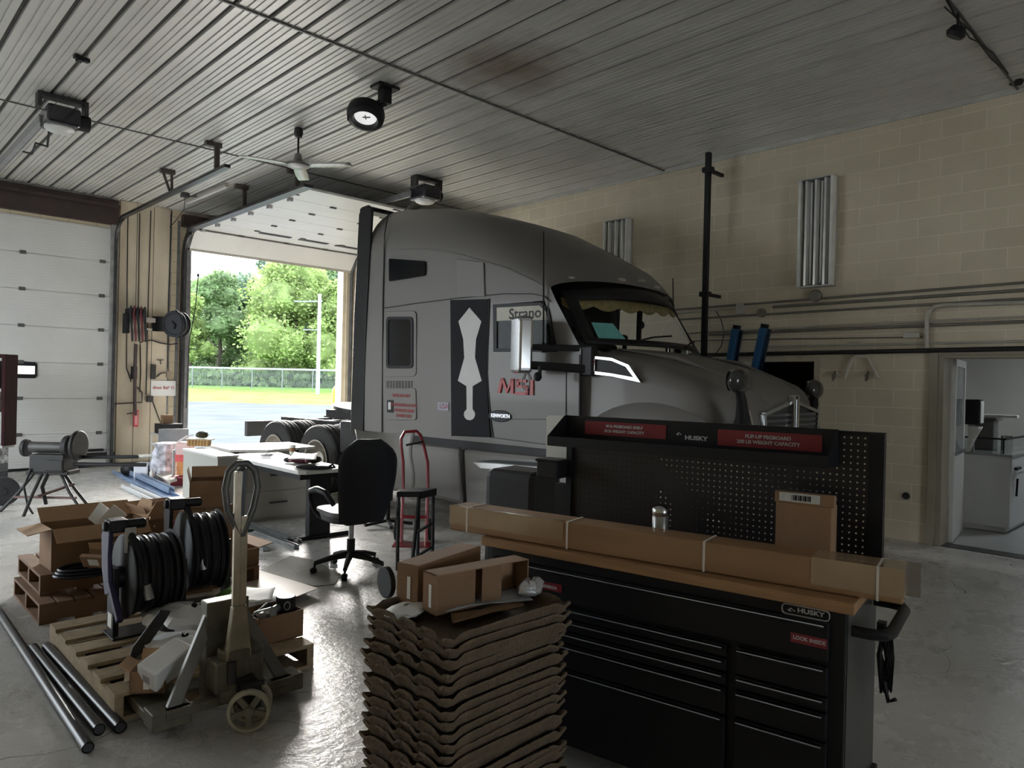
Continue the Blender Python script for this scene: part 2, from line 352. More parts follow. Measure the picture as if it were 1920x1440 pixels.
# --- the kitchen room behind the wide opening
kw = mat('kitchen_wall', (.55, .55, .52), .6, 0, .06, 2)
kblock = block_mat('kitchen_block', 'Y', 'cfcdc4', 'b9b7ae')
ftile = mat('kitchen_floor', (.34, .35, .35), .3, 0, .12, 3)
struct('floor_kitchen', B(.0, 4.6, -14.2, -8.4, -.14, -.004), ftile)
struct('wall_kitchen_back', B(4.4, 4.6, -14.2, -8.4, 0, 2.7), kw)
struct('wall_kitchen_left', MB().box(.2, 4.4, -10.45, -10.33, 0, 2.7), kblock)
struct('wall_kitchen_right', B(.2, 4.4, -14.2, -14.0, 0, 2.7), kw)
struct('wall_store', MB().box(1.8, 1.9, -10.33, -8.6, 0, 2.7).box(.2, 1.9, -8.7, -8.6, 0, 2.7), mat('store_brown', (.10, .065, .04), .7, 0, .2, 2))
struct('ceiling_kitchen', B(.2, 4.6, -14.2, -8.4, 2.62, 2.7), white)
frm = mat('door_frame_tan', (.30, .265, .20), .5, 0, .08, 4)
struct('trim_9', MB().box(-.03, .23, oy1 - .055, oy1 + .0, 0, oz).box(-.05, -.001, oy1 - .0, oy1 + .075, 0, oz + .07).box(-.05, -.001, oy0, oy1, oz, oz + .07).box(-.03, .23, oy0, oy1 - .055, oz - .03, oz), frm, bevel=.004)
struct('trim_10', MB().box(-.02, .2, oy0, oy1, -.002, .006), mat('threshold_dark', (.03, .03, .03), .4, .5))
struct('trim_11', MB().box(-.03, .0, sy0 - .07, sy0, 0, sz + .06).box(-.03, .0, sy1, sy1 + .07, 0, sz + .06).box(-.03, 0, sy0, sy1, sz, sz + .06), mat('frame_cream', (.48, .42, .32), .5))
dd = bpy.data.objects.new('door_3', None); COL.objects.link(dd); dd['kind'] = 'structure'
dd.location = (.24, oy1 - .08, 0); dd.rotation_euler = (0, 0, math.radians(8))
dg_ = mat('door_leaf_white', (.62, .62, .60), .25, 0, .03)
q = MB().box(0, .86, -.02, .02, .01, .95).box(0, .06, -.02, .02, .95, 1.96).box(.80, .86, -.02, .02, .95, 1.96).box(0, .86, -.02, .02, 1.88, 1.96)
q.build('door_leaf', dg_, dd, bevel=.003)
B(.06, .80, -.008, .008, .95, 1.88).build('pane', mat('dusty_glass', (.45, .47, .48), .08, 0, .35, 5, trans=.55), dd)
B(.02, .84, -.035, -.02, .93, .965).build('push_bar', chrome, dd)
kl = thing('added_light_panel', 'added unseen square light panel on the ceiling of the room behind the wide opening', 'ceiling light', (2.4, -12.3, 2.61))  # added lamp out of view, brightens the kitchen room
B(-.3, .3, -.3, .3, -.03, 0).build('frame', white, kl)
MB().box(-.27, .27, -.27, .27, -.036, -.03).build('diffuser', mat('fill_diffuser', (.9, .95, 1), .5, emit=3.0), kl)
# ================================================================ OUTSIDE
yard = mat('pale_gravel', (.07, .078, .086), 1, 0, .15, .5); yard.node_tree.nodes['Principled BSDF'].inputs['Specular IOR Level'].default_value = 0
struct('ground_yard', MB().box(-30, 110, .12, 75, -.16, -.012).box(-30, XL, -20, .12, -.16, -.012), yard)
# grass rising gently towards the fence
gr = mat('lawn', (.11, .20, .05), .9, 0, .25, .6, .4, 8)
P0 = Vector((EYE.x, EYE.y, 0)); 
def out(pxx, D, z=0): d = ray(pxx, 717); d = Vector((d.x, d.y, 0)); return P0 + d * D + Vector((0, 0, z))
mb = MB()
gr.node_tree.nodes['Principled BSDF'].inputs['Specular IOR Level'].default_value = 0
rows = []
for D, z in ((43, -.02), (50, .25), (60, .55), (72, .8), (95, 1.2), (150, 3)):
    rows.append([out(p_, D + .8 * math.sin(p_ * .02), z) for p_ in range(-1200, 2400, 100)])
mb.grid(rows); struct('ground_lawn', mb, gr)
# --- vegetation beyond the yard
def leaf_mat(name, c, tr=.35):
    mt, nt, b = nt_new(name); L = nt.links.new
    oi = nt.nodes.new('ShaderNodeTexCoord'); nz = nt.nodes.new('ShaderNodeTexNoise'); nz.inputs['Scale'].default_value = .7; nz.inputs['Detail'].default_value = 6; L(oi.outputs['Object'], nz.inputs['Vector'])
    cr = nt.nodes.new('ShaderNodeValToRGB'); L(nz.outputs['Fac'], cr.inputs['Fac'])
    cr.color_ramp.elements[0].position = .35; cr.color_ramp.elements[1].position = .68
    cr.color_ramp.elements[0].color = (*[x * .62 for x in c], 1); cr.color_ramp.elements[1].color = (*[min(1, x * 1.35) for x in c], 1)
    L(cr.outputs['Color'], b.inputs['Base Color']); b.inputs['Roughness'].default_value = .7
    b.inputs['Subsurface Weight'].default_value = 0
    t = nt.nodes.new('ShaderNodeBsdfTranslucent'); L(cr.outputs['Color'], t.inputs['Color'])
    ms = nt.nodes.new('ShaderNodeMixShader'); ms.inputs[0].default_value = tr
    L(b.outputs[0], ms.inputs[1]); L(t.outputs[0], ms.inputs[2]); L(ms.outputs[0], nt.nodes['Material Output'].inputs['Surface'])
    return mt
bark = mat('bark', (.10, .085, .07), .9, 0, .3, 4)
def tree(pos, h, w, m_, name, label, group, base=.12, n=4200, lean=0, open_=0.0, ls=.30):
    rr = random.Random(int(pos.x * 91 + pos.y * 17)); t = thing(name, label, 'tree', pos, 0, group)
    tr = MB(); tr.tube([(0, 0, -.3), (.05 * w, 0, h * .3), (0, 0, h * .75)], [.035 * h * .6, .02 * h, .006 * h], 8)
    for k in range(6):
        a = rr.random() * 6.28; z = h * (.25 + .08 * k); tr.tube([(0, 0, z), (math.cos(a) * w * .25, math.sin(a) * w * .25, z + h * .12)], [.01 * h, .003 * h], 5)
    tr.build('trunk', bark, t)
    lobes = []
    for k in range(26):
        zz = base + (1 - base) * (rr.random() ** .9); rad = math.sin(max(.08, min(1, (zz - base) / (1 - base))) ** .62 * PI * .93 + .12)
        a = rr.random() * 6.28; q = w / 2 * rad * (.45 + .45 * rr.random())
        lobes.append((math.cos(a) * q, math.sin(a) * q, h * min(zz, .93), (.13 + .10 * rr.random()) * w))
    cr = MB()
    if open_ < .5:
        for (x, y, z, r) in lobes:
            rows = []
            for i in range(6):
                th = .05 + (PI - .1) * i / 5; rows.append([(x + r * .8 * math.sin(th) * math.cos(b) * (.85 + .3 * rr.random()), y + r * .8 * math.sin(th) * math.sin(b) * (.85 + .3 * rr.random()), z + r * .75 * math.cos(th)) for b in [k * .785 for k in range(8)]])
            cr.grid(rows, closed=True)
    vs = []; fs = []
    for k in range(n):
        x, y, z, r = lobes[k % len(lobes)]; th = math.acos(2 * rr.random() - 1); ph = rr.random() * 6.28; q = r * (.75 + .45 * rr.random())
        c = Vector((x + q * math.sin(th) * math.cos(ph), y + q * math.sin(th) * math.sin(ph), z + q * .85 * math.cos(th)))
        u = Vector((rr.gauss(0, 1), rr.gauss(0, 1), rr.gauss(0, .5))).normalized(); v = u.cross(Vector((rr.gauss(0, 1), rr.gauss(0, 1), rr.gauss(0, 1)))).normalized(); s_ = ls * (.6 + .8 * rr.random())
        i = len(vs); vs += [c - u * s_, c + v * s_ * .6, c + u * s_, c - v * s_ * .6]; fs.append((i, i + 1, i + 2, i + 3))
    cr.add(vs, fs); cr.build('crown', m_, t); return t
lf1 = leaf_mat('foliage_blue_green', (.10, .165, .11)); lf2 = leaf_mat('foliage_bright', (.22, .30, .10)); lf3 = leaf_mat('foliage_mid', (.13, .20, .085))
far = [(345, 96, 11, 'dark tree of the wood partly behind the left door jamb'), (385, 90, 13, 'dark tree of the wood behind the small light green tree'), (425, 98, 13.0, 'tall dark tree of the wood, second right of the small light green tree'), (462, 94, 13.5, 'dense mid-green tree of the wood left of the sparse tall tree'), (500, 98, 14, 'dense dark tree of the wood under the sparse tall tree'), (620, 90, 15.5, 'dense tree of the wood right behind the pole'), (665, 95, 15, 'dense tree of the wood partly behind the truck')]
for i, (p_, D, h, lb) in enumerate(far):
    tree(out(p_, D, 1.0), h, 8.5, lf1 if i % 3 != 1 else lf3, 'background_tree', lb, 'trees of the wood beyond the fence', n=5200, ls=.26)
tree(out(536, 88, 1.0), 17.5, 6.5, lf2, 'tall_tree', 'tall yellow-green tree rising highest over the wood', None, base=.3, n=8000, ls=.21)
tree(out(498, 92, 1.0), 15.8, 5, lf1, 'tall_tree', 'sparse dark grey-green tree top left of the tallest yellow-green tree', None, base=.3, n=3200, open_=1, ls=.2)
tree(out(596, 84, 1.0), 16.5, 6.5, lf3, 'tall_tree', 'thin open-crowned tree with sky showing through, behind the pole', None, base=.4, n=3000, open_=1, ls=.18)
tree(out(548, 70, .8), 11.3, 11.5, lf2, 'broad_tree', 'broad bright yellow-green tree in front of the wood', None, base=.06, n=26000, ls=.17)
tree(out(352, 68, .8), 8.2, 4.4, lf2, 'small_tree', 'small light green tree by the left door jamb, in front of the wood', None, base=.08, n=8000, ls=.17)
tree(out(405, 72, .8), 11, 7, lf3, 'leafy_tree', 'mid-green tree between the small light tree and the broad bright tree', None, base=.06, n=12000, ls=.18)
tree(out(640, 68, .8), 9.8, 6.0, lf2, 'leafy_tree', 'yellow-green tree beside the right door jamb beyond the fence', None, base=.06, n=10000, ls=.17)
# undergrowth
mb = MB()
rr = random.Random(3); vs = []; fs = []
for k in range(9000):
    p = out(300 + 460 * rr.random(), 66 + 8 * rr.random(), .75 + 1.3 * rr.random() ** 1.5)
    u = Vector((rr.gauss(0, 1), rr.gauss(0, 1), rr.gauss(0, 1))).normalized(); v = u.cross(Vector((rr.gauss(0, 1), 1, .3))).normalized(); s_ = .3
    i = len(vs); vs += [p - u * s_, p + v * s_, p + u * s_, p - v * s_]; fs.append((i, i + 1, i + 2, i + 3))
mb.add(vs, fs); o = mb.build('undergrowth', lf3); o['kind'] = 'stuff'; tag(o, 'low green undergrowth at the edge of the wood behind the fence', 'undergrowth')
# chain link fence with a rail
fm = mat('fence_grey', (.16, .17, .18), .5, .5)
ft = thing('chain_link_fence', 'grey metal fence with posts and a top rail crossing behind the yard', 'fence', (0, 0, 0))
A_, B_ = out(250, 60, .55), out(760, 58, .55)
for k in range(10):
    p = A_.lerp(B_, k / 9); MB().cyl(p, p + Vector((0, 0, 1.75)), .045, n=6).build('post', fm, ft)
MB().bar(A_ + Vector((0, 0, 1.7)), B_ + Vector((0, 0, 1.7)), .06, .14).build('rail', mat('rail_pale', (.22, .24, .27), .5), ft)
q = MB(); 
for k in range(200):
    a = A_.lerp(B_, k / 200); c = A_.lerp(B_, (k + 1.3) / 200)
    q.bar(a + Vector((0, 0, .05)), c + Vector((0, 0, 1.65)), .012, .012); q.bar(c + Vector((0, 0, .05)), a + Vector((0, 0, 1.65)), .012, .012)
q.build('mesh', fm, ft)
ub = thing('utility_pole', 'pale grey slim pole with cross arms standing by the fence', 'pole', out(596, 54, .3))
MB().cyl((0, 0, -.3), (0, 0, 7.6), .16, .12, n=10).build('post', mat('pole_pale', (.20, .22, .24), .6), ub)
MB().bar(FH.cross(Vector((0, 0, 1))) * -1.9 + Vector((0, 0, 7.0)), FH.cross(Vector((0, 0, 1))) * .2 + Vector((0, 0, 7.05)), .08, .1).build('cross_arm', fm, ub)
MB().bar(FH.cross(Vector((0, 0, 1))) * -1.2 + Vector((0, 0, 4.9)), FH.cross(Vector((0, 0, 1))) * .1 + Vector((0, 0, 4.9)), .06, .08).build('cross_arm', fm, ub)
p = DW(634, 770, 3.2); bo = single('bollard', 'yellow safety bollard outside the open door behind the truck', 'bollard', MB().lathe([(.001, 1.45), (.06, 1.44), (.13, 1.38), (.17, 1.28), (.17, 0)], 20), mat('yellow_paint', (.30, .17, .01), .7, 0, .1), (p.x, p.y, -.012))
for px_ in (378, 415):
    pass
# ================================================================ THE TRUCK
TR = Vector((-2.254, -5.576, 0)); TZ = math.radians(-86.04)
TM = Matrix.Translation(TR) @ Matrix.Rotation(TZ, 4, 'Z'); TI = TM.inverted()
def TP(px, py, y=-1.225):       # point of the truck's local plane y
    o = TI @ EYE; d = TI.to_3x3() @ ray(px, py); q = o + d * ((y - o.y) / d.y); return (q.x, q.z)
def lerpt(t, x):
    if x <= t[0][0]: return t[0][1]
    for (a, b), (c, d) in zip(t[:-1], t[1:]):
        if x <= c: return b + (d - b) * (x - a) / (c - a)
    return t[-1][1]
truck = thing('semi_truck', 'grey sleeper-cab semi truck parked nose-in with a dark side stripe and white blade emblem', 'truck', TR, TZ)
paint = mat('warm_grey_car_paint', (.165, .155, .145), .5, .1, .03, 2, coat=.12)
strip = mat('graphite_stripe', (.020, .020, .024), .7, 0, .05); strip.node_tree.nodes['Principled BSDF'].inputs['Specular IOR Level'].default_value = .15
decal = mat('pale_grey_decal', (.52, .51, .49), .4, 0, .03)
blk = mat('truck_black', (.012, .012, .013), .45, 0, .2); blk.node_tree.nodes['Principled BSDF'].inputs['Specular IOR Level'].default_value = .25
dglass = mat('tinted_glass', (.008, .009, .012), .12, 0, .1); dglass.node_tree.nodes['Principled BSDF'].inputs['Specular IOR Level'].default_value = .25
W2 = 1.22
zs_t = [(.22, 3.22), (.9, 3.15), (1.6, 3.04), (2.2, 2.90), (2.8, 2.70), (3.2, 2.54)]
zc_t = [(.22, 3.89), (.8, 3.84), (1.25, 3.75), (1.8, 3.59), (2.2, 3.43), (2.6, 3.19), (3.0, 2.92), (3.1, 2.81), (3.2, 2.66)]
S_ = [.22, .24, .45, .62, .9, 1.25, 1.6, 1.9, 2.2, 2.47, 2.6, 2.8, 3.0, 3.1, 3.16, 3.2]
ZL = [.95, 1.1, 1.5, 1.93, 2.42]
def cab_pt(s, k, sgn):          # k: 0..4 side levels, 5..16 shoulder to crown
    if k < 5:
        z = ZL[k]; x = s
        if s > 3.0:
            E_ = 3.60 if z < 1.94 else 3.27; x = 3.0 + (s - 3.0) * (E_ - 3.0) / .2
        bul = .012 * math.sin((z - .95) / 1.6 * PI)
        return (x, sgn * (W2 + bul), z)
    t = (k - 5) / 11 * PI / 2; zs, zc = lerpt(zs_t, s), lerpt(zc_t, s); e = .62
    y = W2 * math.cos(t) ** e; z = zs + (zc - zs) * math.sin(t) ** (1.05)
    bow = .32 * max(0, min(1, (s - 1.5) / 1.7)) ** 1.3
    x = s + bow * (1 - (y / W2) ** 2)
    if s < .3: x += .10 * (math.sin(t) ** 2) * 0
    return (x, sgn * y, z)
mb = MB(); K = 17
for sgn in (-1, 1):
    V_ = [[cab_pt(s, k, sgn) for k in range(K)] for s in S_]
    vs = [p for r_ in V_ for p in r_]; fs = []
    for i in range(len(S_) - 1):
        for k in range(K - 1):
            if k == 3 and (2.46 if sgn < 0 else 2.15) < S_[i] and S_[i + 1] < (3.12 if sgn < 0 else 3.18): continue
            f = (i * K + k, (i + 1) * K + k, (i + 1) * K + k + 1, i * K + k + 1); fs.append(f if sgn < 0 else f[::-1])
    mb.add(vs, fs, True)
rear = [cab_pt(.22, k, -1) for k in range(K)] + [cab_pt(.22, k, 1) for k in range(K - 2, -1, -1)]
mb.add(rear, [tuple(range(len(rear)))], False)
mb.box(.24, 3.45, -1.2, 1.2, .95, 1.0)
mb.build('cab_body', paint, truck, sharp=32)
# a soft crease sweeping over the side of the roof fairing
cpts = [TP(*p) for p in ((735, 467), (790, 466), (850, 474), (905, 490), (950, 503), (1000, 526), (1028, 541))]
q = MB(); q.tube([(x, -1.222 + .05 * 0, z) for x, z in cpts], [.004, .008, .010, .012, .010, .008, .003], 8); q.build('crease', paint, truck)
pan = MB(); pp = [TP(857, 486), TP(908, 492), TP(910, 556), TP(858, 558)]; pan.prism(pp, -1.238, -1.222, 'y'); pan.build('air_panel', paint, truck, bevel=.006)
# seams
def seam(pts, w=.008, y=-1.233):
    pts = [TP(*p) for p in pts]; sm = MB()
    for a, b_ in zip(pts[:-1], pts[1:]): sm.bar((a[0], y, a[1]), (b_[0], y, b_[1]), .008, w, up=(0, 0, 1))
    sm.build('panel_seam', blk, truck)
seam([(729, 398), (722, 440), (719, 560), (717, 814)], .014)
seam([(720, 578), (780, 569), (860, 559), (945, 551), (1000, 551), (1022, 556), (1033, 566)], .009)
seam([(846, 562), (848, 818)]); seam([(918, 560), (915, 700), (921, 790), (925, 820)])
seam([(921, 820), (1022, 833)], .006); seam([(1063, 690), (1062, 778)], .006); seam([(956, 786), (1023, 786)], .004)
seam([(1088, 665), (1087, 790)], .012); seam([(864, 838), (872, 945)], .02, -1.246)
# rear side extenders
for y0, y1 in ((-1.245, -1.205), (1.205, 1.245)):
    q = MB(); q.prism([(-.05, .88), (.215, .88), (.235, 2.4), (.30, 3.74), (.22, 3.80), (.08, 3.79), (.03, 3.70), (-.03, 2.4)], y0, y1, 'y'); q.build('side_extender', blk, truck, bevel=.012)
q = MB(); q.box(-.02, .2, -1.2, 1.2, 3.74, 3.80); q.build('roof_extender', blk, truck, bevel=.02)
# dark stripe with the blade emblem
q = MB(); q.prism([TP(847, 563), TP(917, 561), TP(914, 700), TP(919, 795), TP(921, 820), TP(849, 817)], -1.241, -1.221, 'y'); st = q.build('side_stripe', strip, truck, bevel=.003)
L_ = [(882.5, 577), (862, 603), (871, 636), (873, 671), (861, 714), (877, 724), (877.5, 767)]
R_ = [(888.5, 767), (888.7, 724), (905.5, 714), (893, 671), (895, 636), (905, 603)]
circ = [(882.7 + 10.5 * math.sin(a), 777 - 10.8 * math.cos(a)) for a in [math.radians(d) for d in range(-32, -331, -22)]]
q = MB(); q.prism([TP(*p) for p in L_ + circ + R_][::1], -1.2455, -1.241, 'y'); q.build('blade_emblem', decal, st)
# windows and hatches
def rrect(c4, r=.04, n=4):      # rounded polygon through four corners
    out_ = []
    for i in range(4):
        p = Vector(c4[i]); a = (Vector(c4[i - 1]) - p); b_ = (Vector(c4[(i + 1) % 4]) - p)
        p0 = p + a.normalized() * min(r, a.length * .45); p1 = p + b_.normalized() * min(r, b_.length * .45)
        for k in range(n + 1): t = k / n; out_.append(tuple(p0 * (1 - t) ** 2 + p * 2 * t * (1 - t) + p1 * t * t))
    return out_
def ringp(mb, outer, inner, y0, y1):
    n = len(outer); vs = [(x, y0, z) for x, z in outer] + [(x, y0, z) for x, z in inner] + [(x, y1, z) for x, z in outer] + [(x, y1, z) for x, z in inner]
    fs = []
    for i in range(n):
        j = (i + 1) % n; fs += [(i, j, n + j, n + i), (2*n+i, 3*n+i, 3*n+j, 2*n+j), (i, 2*n+i, 2*n+j, j), (n+i, n+j, 3*n+j, 3*n+i)]
    mb.add(vs, fs)
q = MB(); q.prism(rrect([TP(731, 485), TP(799, 490), TP(799, 517), TP(731, 528)], .03), -1.242, -1.228, 'y'); q.build('roof_window', dglass, truck)
hd = MB(); hd.prism(rrect([TP(722, 584), TP(782, 583), TP(782, 706), TP(722, 706)], .07), -1.241, -1.226, 'y'); hp = hd.build('sleeper_door', paint, truck, bevel=.005)
o_, i_ = rrect([TP(727, 594), TP(777, 594), TP(777, 691), TP(727, 691)], .06), rrect([TP(731, 599), TP(773, 599), TP(773, 686), TP(731, 686)], .05)
q = MB(); ringp(q, o_, i_, -1.252, -1.238); wf = q.build('window_frame', blk, hp)
q = MB(); q.prism(i_, -1.244, -1.240, 'y'); a = TP(731, 645); b_ = TP(773, 643); q.bar((a[0], -1.247, a[1]), (b_[0], -1.247, b_[1]), .012, .02); q.build('pane', dglass, hp)
q = MB(); q.prism(rrect([TP(725, 729), TP(781, 727), TP(782, 788), TP(725, 787)], .05), -1.241, -1.226, 'y'); lh = q.build('baggage_door', paint, truck, bevel=.004)
q = MB(); q.prism(rrect([TP(728, 750), TP(740, 750), TP(740, 774), TP(728, 773)], .015), -1.246, -1.240, 'y'); q.build('latch_recess', blk, lh)
q = MB(); q.prism(rrect([TP(731, 754), TP(736, 754), TP(736, 768), TP(731, 768)], .006), -1.252, -1.246, 'y'); q.build('latch_handle', chrome, lh)
vent = MB()
for k in range(9): a = TP(727 + k * 5.6, 714); vent.box(a[0] - .018, a[0] + .018, -1.238, -1.226, a[1] - .085, a[1] + .0)
vent.build('side_vent', mat('vent_grey', (.09, .085, .08), .5), truck)
redt = mat('red_lettering', (.30, .018, .02), .5, 0, .05)
def ttext(name, s, px, py, h, sx=1, m_=redt, y=-1.2475, bold=0.0, par=truck, sp=1.0):
    a = TP(px, py, y); return text(name, s, h, m_, face((a[0], y, a[1]), (1, 0, 0), (0, 0, 1)), par, bold, sx, sp=sp)
# flip: the camera looks along +y of the truck, so text right is +x
for k, (s, yy) in enumerate((('DRIVER AREA ONLY', 742), ('NO PASSENGERS ALLOWED', 760), ('AUTHORIZED RIDERS', 770), ('BY PERMIT ONLY', 780))): ttext('door_lettering', s, 757 if k else 752, yy, .052, .72, par=lh, bold=.001)
def logo(polys, par):
    for pl in polys:
        q = MB()
        for p4 in pl: q.prism([TP(*p) for p in p4], -1.246, -1.234, 'y')
        q.build('logo_letter', mat('logo_red', (.42, .02, .02), .4, 0, .05), par)
logo([[[(935, 737), (941, 709), (946, 709), (940, 737)], [(941, 709), (946, 709), (953, 729), (950, 733)], [(950, 733), (953, 729), (960, 710), (965, 710), (953, 737), (951, 737)], [(960, 710), (965, 710), (965, 738), (959.5, 738)]],
      [[(970, 711), (989, 712), (989, 717), (970, 716)], [(970, 711), (975, 711), (975, 725), (970, 725)], [(970, 722), (992, 723), (992, 728), (970, 727)], [(987, 723), (992, 723), (992, 740), (987, 740)], [(968, 735), (992, 736), (992, 741), (967, 740)]],
      [[(997, 712), (1002, 712), (1002, 741), (996, 741)]]], truck)
q = MB(); a = TP(986, 716, -1.246); q.tube([(a[0] + .05 * math.cos(t), -1.246, a[1] + .085 * math.sin(t)) for t in [k * PI / 8 for k in range(16)]], .006, 6, closed=True); q.build('logo_ring', mat('ring_grey', (.3, .28, .29), .4, .3), truck)
st_ = TP(832, 762); q = MB(); q.box(st_[0] - .09, st_[0] + .09, -1.236, -1.23, st_[1] - .045, st_[1] + .045); stk = q.build('sticker', mat('sticker_grey', (.30, .31, .38), .5, 0, .4, 60), truck)
ttext('sticker_print', 'USA', 832, 762, .08, 1, y=-1.2375)
ov = TP(938, 780); q = MB(); q.prism([(ov[0] + .155 * math.cos(a), ov[1] + .062 * math.sin(a)) for a in [k * PI / 14 for k in range(28)]], -1.246, -1.226, 'y'); oo = q.build('badge', blk, truck, bevel=.004)
ttext('badge_lettering', 'KENWORTH', 938, 780, .052, .9, mat('badge_silver', (.6, .6, .62), .3, .6), -1.2475, par=oo, bold=.002)
# door windows, both sides
for sg in (-1, 1):
    Y = sg * 1.243
    pts = [TP(926, 571), TP(1016, 567), TP(1030, 580), TP(1047, 660), TP(927, 660)]
    ins = [TP(933, 577), TP(1013, 573), TP(1026, 585), TP(1040, 653), TP(933, 653)]
    q = MB(); ringp(q, pts, ins, Y - sg * .001, Y - sg * .03); wf = q.build('window_frame', blk, truck)
    if sg > 0: ins = [TP(933, 577), TP(1013, 573), TP(1030, 578), TP(1060, 653), TP(933, 653)]
    q = MB(); q.prism(ins, Y - sg * .016, Y - sg * .012, 'y'); q.build('door_glass', mat('clear_glass', (.97, .98, .98), .02, 0, 0, 1, trans=1), wf)
a0 = [(932, 573), (1014, 570), (1026, 584), (1029, 600), (932, 602)]
q = MB(); q.prism([TP(*p) for p in a0], -1.240, -1.236, 'y'); sh = q.build('sun_shade', mat('shade_cream', (.55, .53, .46), .7), truck)
ttext('shade_lettering', 'Strano', 984, 588, .15, 1.1, blk, -1.2415, par=sh, bold=.002)
# interior seen through the glass
inn = mat('cab_interior_dark', (.02, .019, .018), .7, 0, .3)
MB().box(.4, 2.1, -1.17, 1.17, 1.05, 2.5).build('sleeper_bulkhead', inn, truck)
q = MB(); q.box(3.15, 3.55, -1.1, 1.1, 1.5, 1.88); q.box(3.25, 3.7, -.95, .95, 1.6, 1.93); q.sphere((3.2, -.55, 1.98), .2, 1, 1.3, .6); q.build('dashboard', inn, truck, bevel=.03)
q = MB(); q.tube([(3.05 + .10 * math.sin(a), -.55 + .22 * math.cos(a), 1.9 + .2 * math.sin(a)) for a in [k * PI / 8 for k in range(16)]], .016, 8, closed=True); q.bar((3.05, -.75, 1.9), (3.05, -.35, 1.9), .03, .02); q.build('steering_wheel', blk, truck)
for yy in (-.62, .62):
    q = MB(); q.box(2.45, 2.62, yy - .25, yy + .25, 1.3, 2.1); q.box(2.45, 2.95, yy - .25, yy + .25, 1.25, 1.4); q.build('cab_seat', inn, truck, bevel=.04)
rows = []
for j in range(5):
    z = 2.50 - j * .14; rows.append([(2.9 + .03 * math.sin(y_ * 40 / 10.0 + j), -1.12 + .72 * y_ / 30, z) for y_ in range(31)])
MB().grid(rows).build('curtain', inn, truck, solid=.004)
rows = [[], []]
for k in range(61):
    y_ = -1.02 + 2.04 * k / 60; bw = .30 * (1 - (y_ / 1.12) ** 2)
    dp = .05 + .05 * abs(math.sin(k * .32)); rows[0].append((3.12 + bw, y_, 2.47)); rows[1].append((3.14 + bw, y_, 2.44 - dp))
MB().grid(rows).build('valance', mat('valance_gold', (.34, .28, .12), .8, 0, .2, 20), truck, solid=.006)
q = MB(); q.tube([(3.33, .12, 2.42), (3.35, .12, 2.28)], .006, 6); q.sphere((3.35, .12, 2.22), .045, .5, 1, 1); q.build('cab_mirror', blk, truck); MB().tube([(3.34, -.3, 2.42), (3.35, -.3, 2.12)], .01, 6).build('hanging_ornament', blk, truck)
# windscreen
def ws(i, j, dx=0):             # i across 0..20, j up 0..10
    y = -1.0 + 2 * i / 20; t = j / 10
    a = Vector((3.56 + .34 * (1 - y * y), y * 1.13, 1.985)); b_ = Vector((3.235 + .30 * (1 - y * y), y * 1.10, 2.515 + .10 * (1 - y * y)))
    return a.lerp(b_, t) + Vector((dx, 0, dx * .5))
q = MB(); q.grid([[ws(i, j) for i in range(1, 20)] for j in range(1, 10)]); q.build('windscreen', mat('windscreen_glass', (.93, .95, .94), .02, 0, 0, 1, trans=1), truck)
q = MB()
vs = [ws(i, j, .012) for j in range(11) for i in range(21)]; fs = []
for j in range(10):
    for i in range(20):
        if i in (0, 19) or j == 0 or j >= 8: fs.append((j * 21 + i, j * 21 + i + 1, (j + 1) * 21 + i + 1, (j + 1) * 21 + i))
q.add(vs, fs, True); q.build('windscreen_frame', blk, truck, solid=.01)
q = MB(); 
for i0 in (4, 12): q.tube([ws(i0, .3, .03), ws(i0 + 3, 1.5, .03), ws(i0 + 6, 2.0, .03)], .01, 6)
q.build('wiper', blk, truck)
a, b_, c, d = ws(1.6, 1.2, -.02), ws(4.2, 1.2, -.02), ws(3.6, 4.0, -.02), ws(1.6, 4.2, -.02)
q = MB(); q.add([a, b_, c, d], [(0, 1, 2, 3)]); q.build('paper_note', mat('paper_cyan', (.20, .55, .52), .7), truck, solid=.002)
for k, y_ in enumerate((-.95, -.35, 0, .35, .95)):
    x_ = 3.16 + .30 * (1 - (y_ / 1.15) ** 2); q = MB(); q.sphere((x_ + (.02 if abs(y_) < .5 else .0), y_, 2.73 - .07 * abs(y_)), .05, .8, 1.3, .4, 10, 6); q.build('marker_lamp', mat('lamp_lens', (.45, .42, .38), .3), truck)
# hood
zc_h = [(3.55, 1.985), (3.9, 1.955), (4.3, 1.875), (4.56, 1.80), (4.88, 1.68), (5.05, 1.57), (5.10, 1.53), (5.12, 1.50)]
ze_h = [(3.55, 1.92), (4.0, 1.85), (4.4, 1.75), (4.84, 1.62), (5.05, 1.47), (5.10, 1.42), (5.12, 1.38)]
rows = []
for x in [3.60, 3.75, 3.95, 4.15, 4.35, 4.55, 4.70, 4.82, 4.92, 5.0, 5.05, 5.09, 5.11, 5.12]:
    f_ = max(0, (x - 4.55) / .58); w = 1.14 * (1 - min(1, f_) ** 3.2) ** .42; w = max(w, .70)
    zc, ze = lerpt(zc_h, x), lerpt(ze_h, x)
    half = [(-w, .70), (-w - .01, 1.0), (-w - .01, 1.25), (-w + .005, ze - .16), (-w + .03, ze - .06), (-w + .09, ze)]
    half += [(-(w - .09) * (1 - t), ze + (zc - ze) * (1 - (1 - t) ** 2.2)) for t in (.12, .3, .5, .7, .85, 1)]
    prof = half + [(-y, z) for y, z in half[-2::-1]]
    rows.append([(x, y, z) for y, z in prof])
q = MB(); q.grid(rows); q.add(rows[-1], [tuple(range(len(rows[-1])))[::-1]]); q.build('hood', paint, truck, sharp=50)
q = MB(); q.box(3.4, 3.62, -1.15, 1.15, 1.0, 1.93); q.build('cowl', paint, truck)
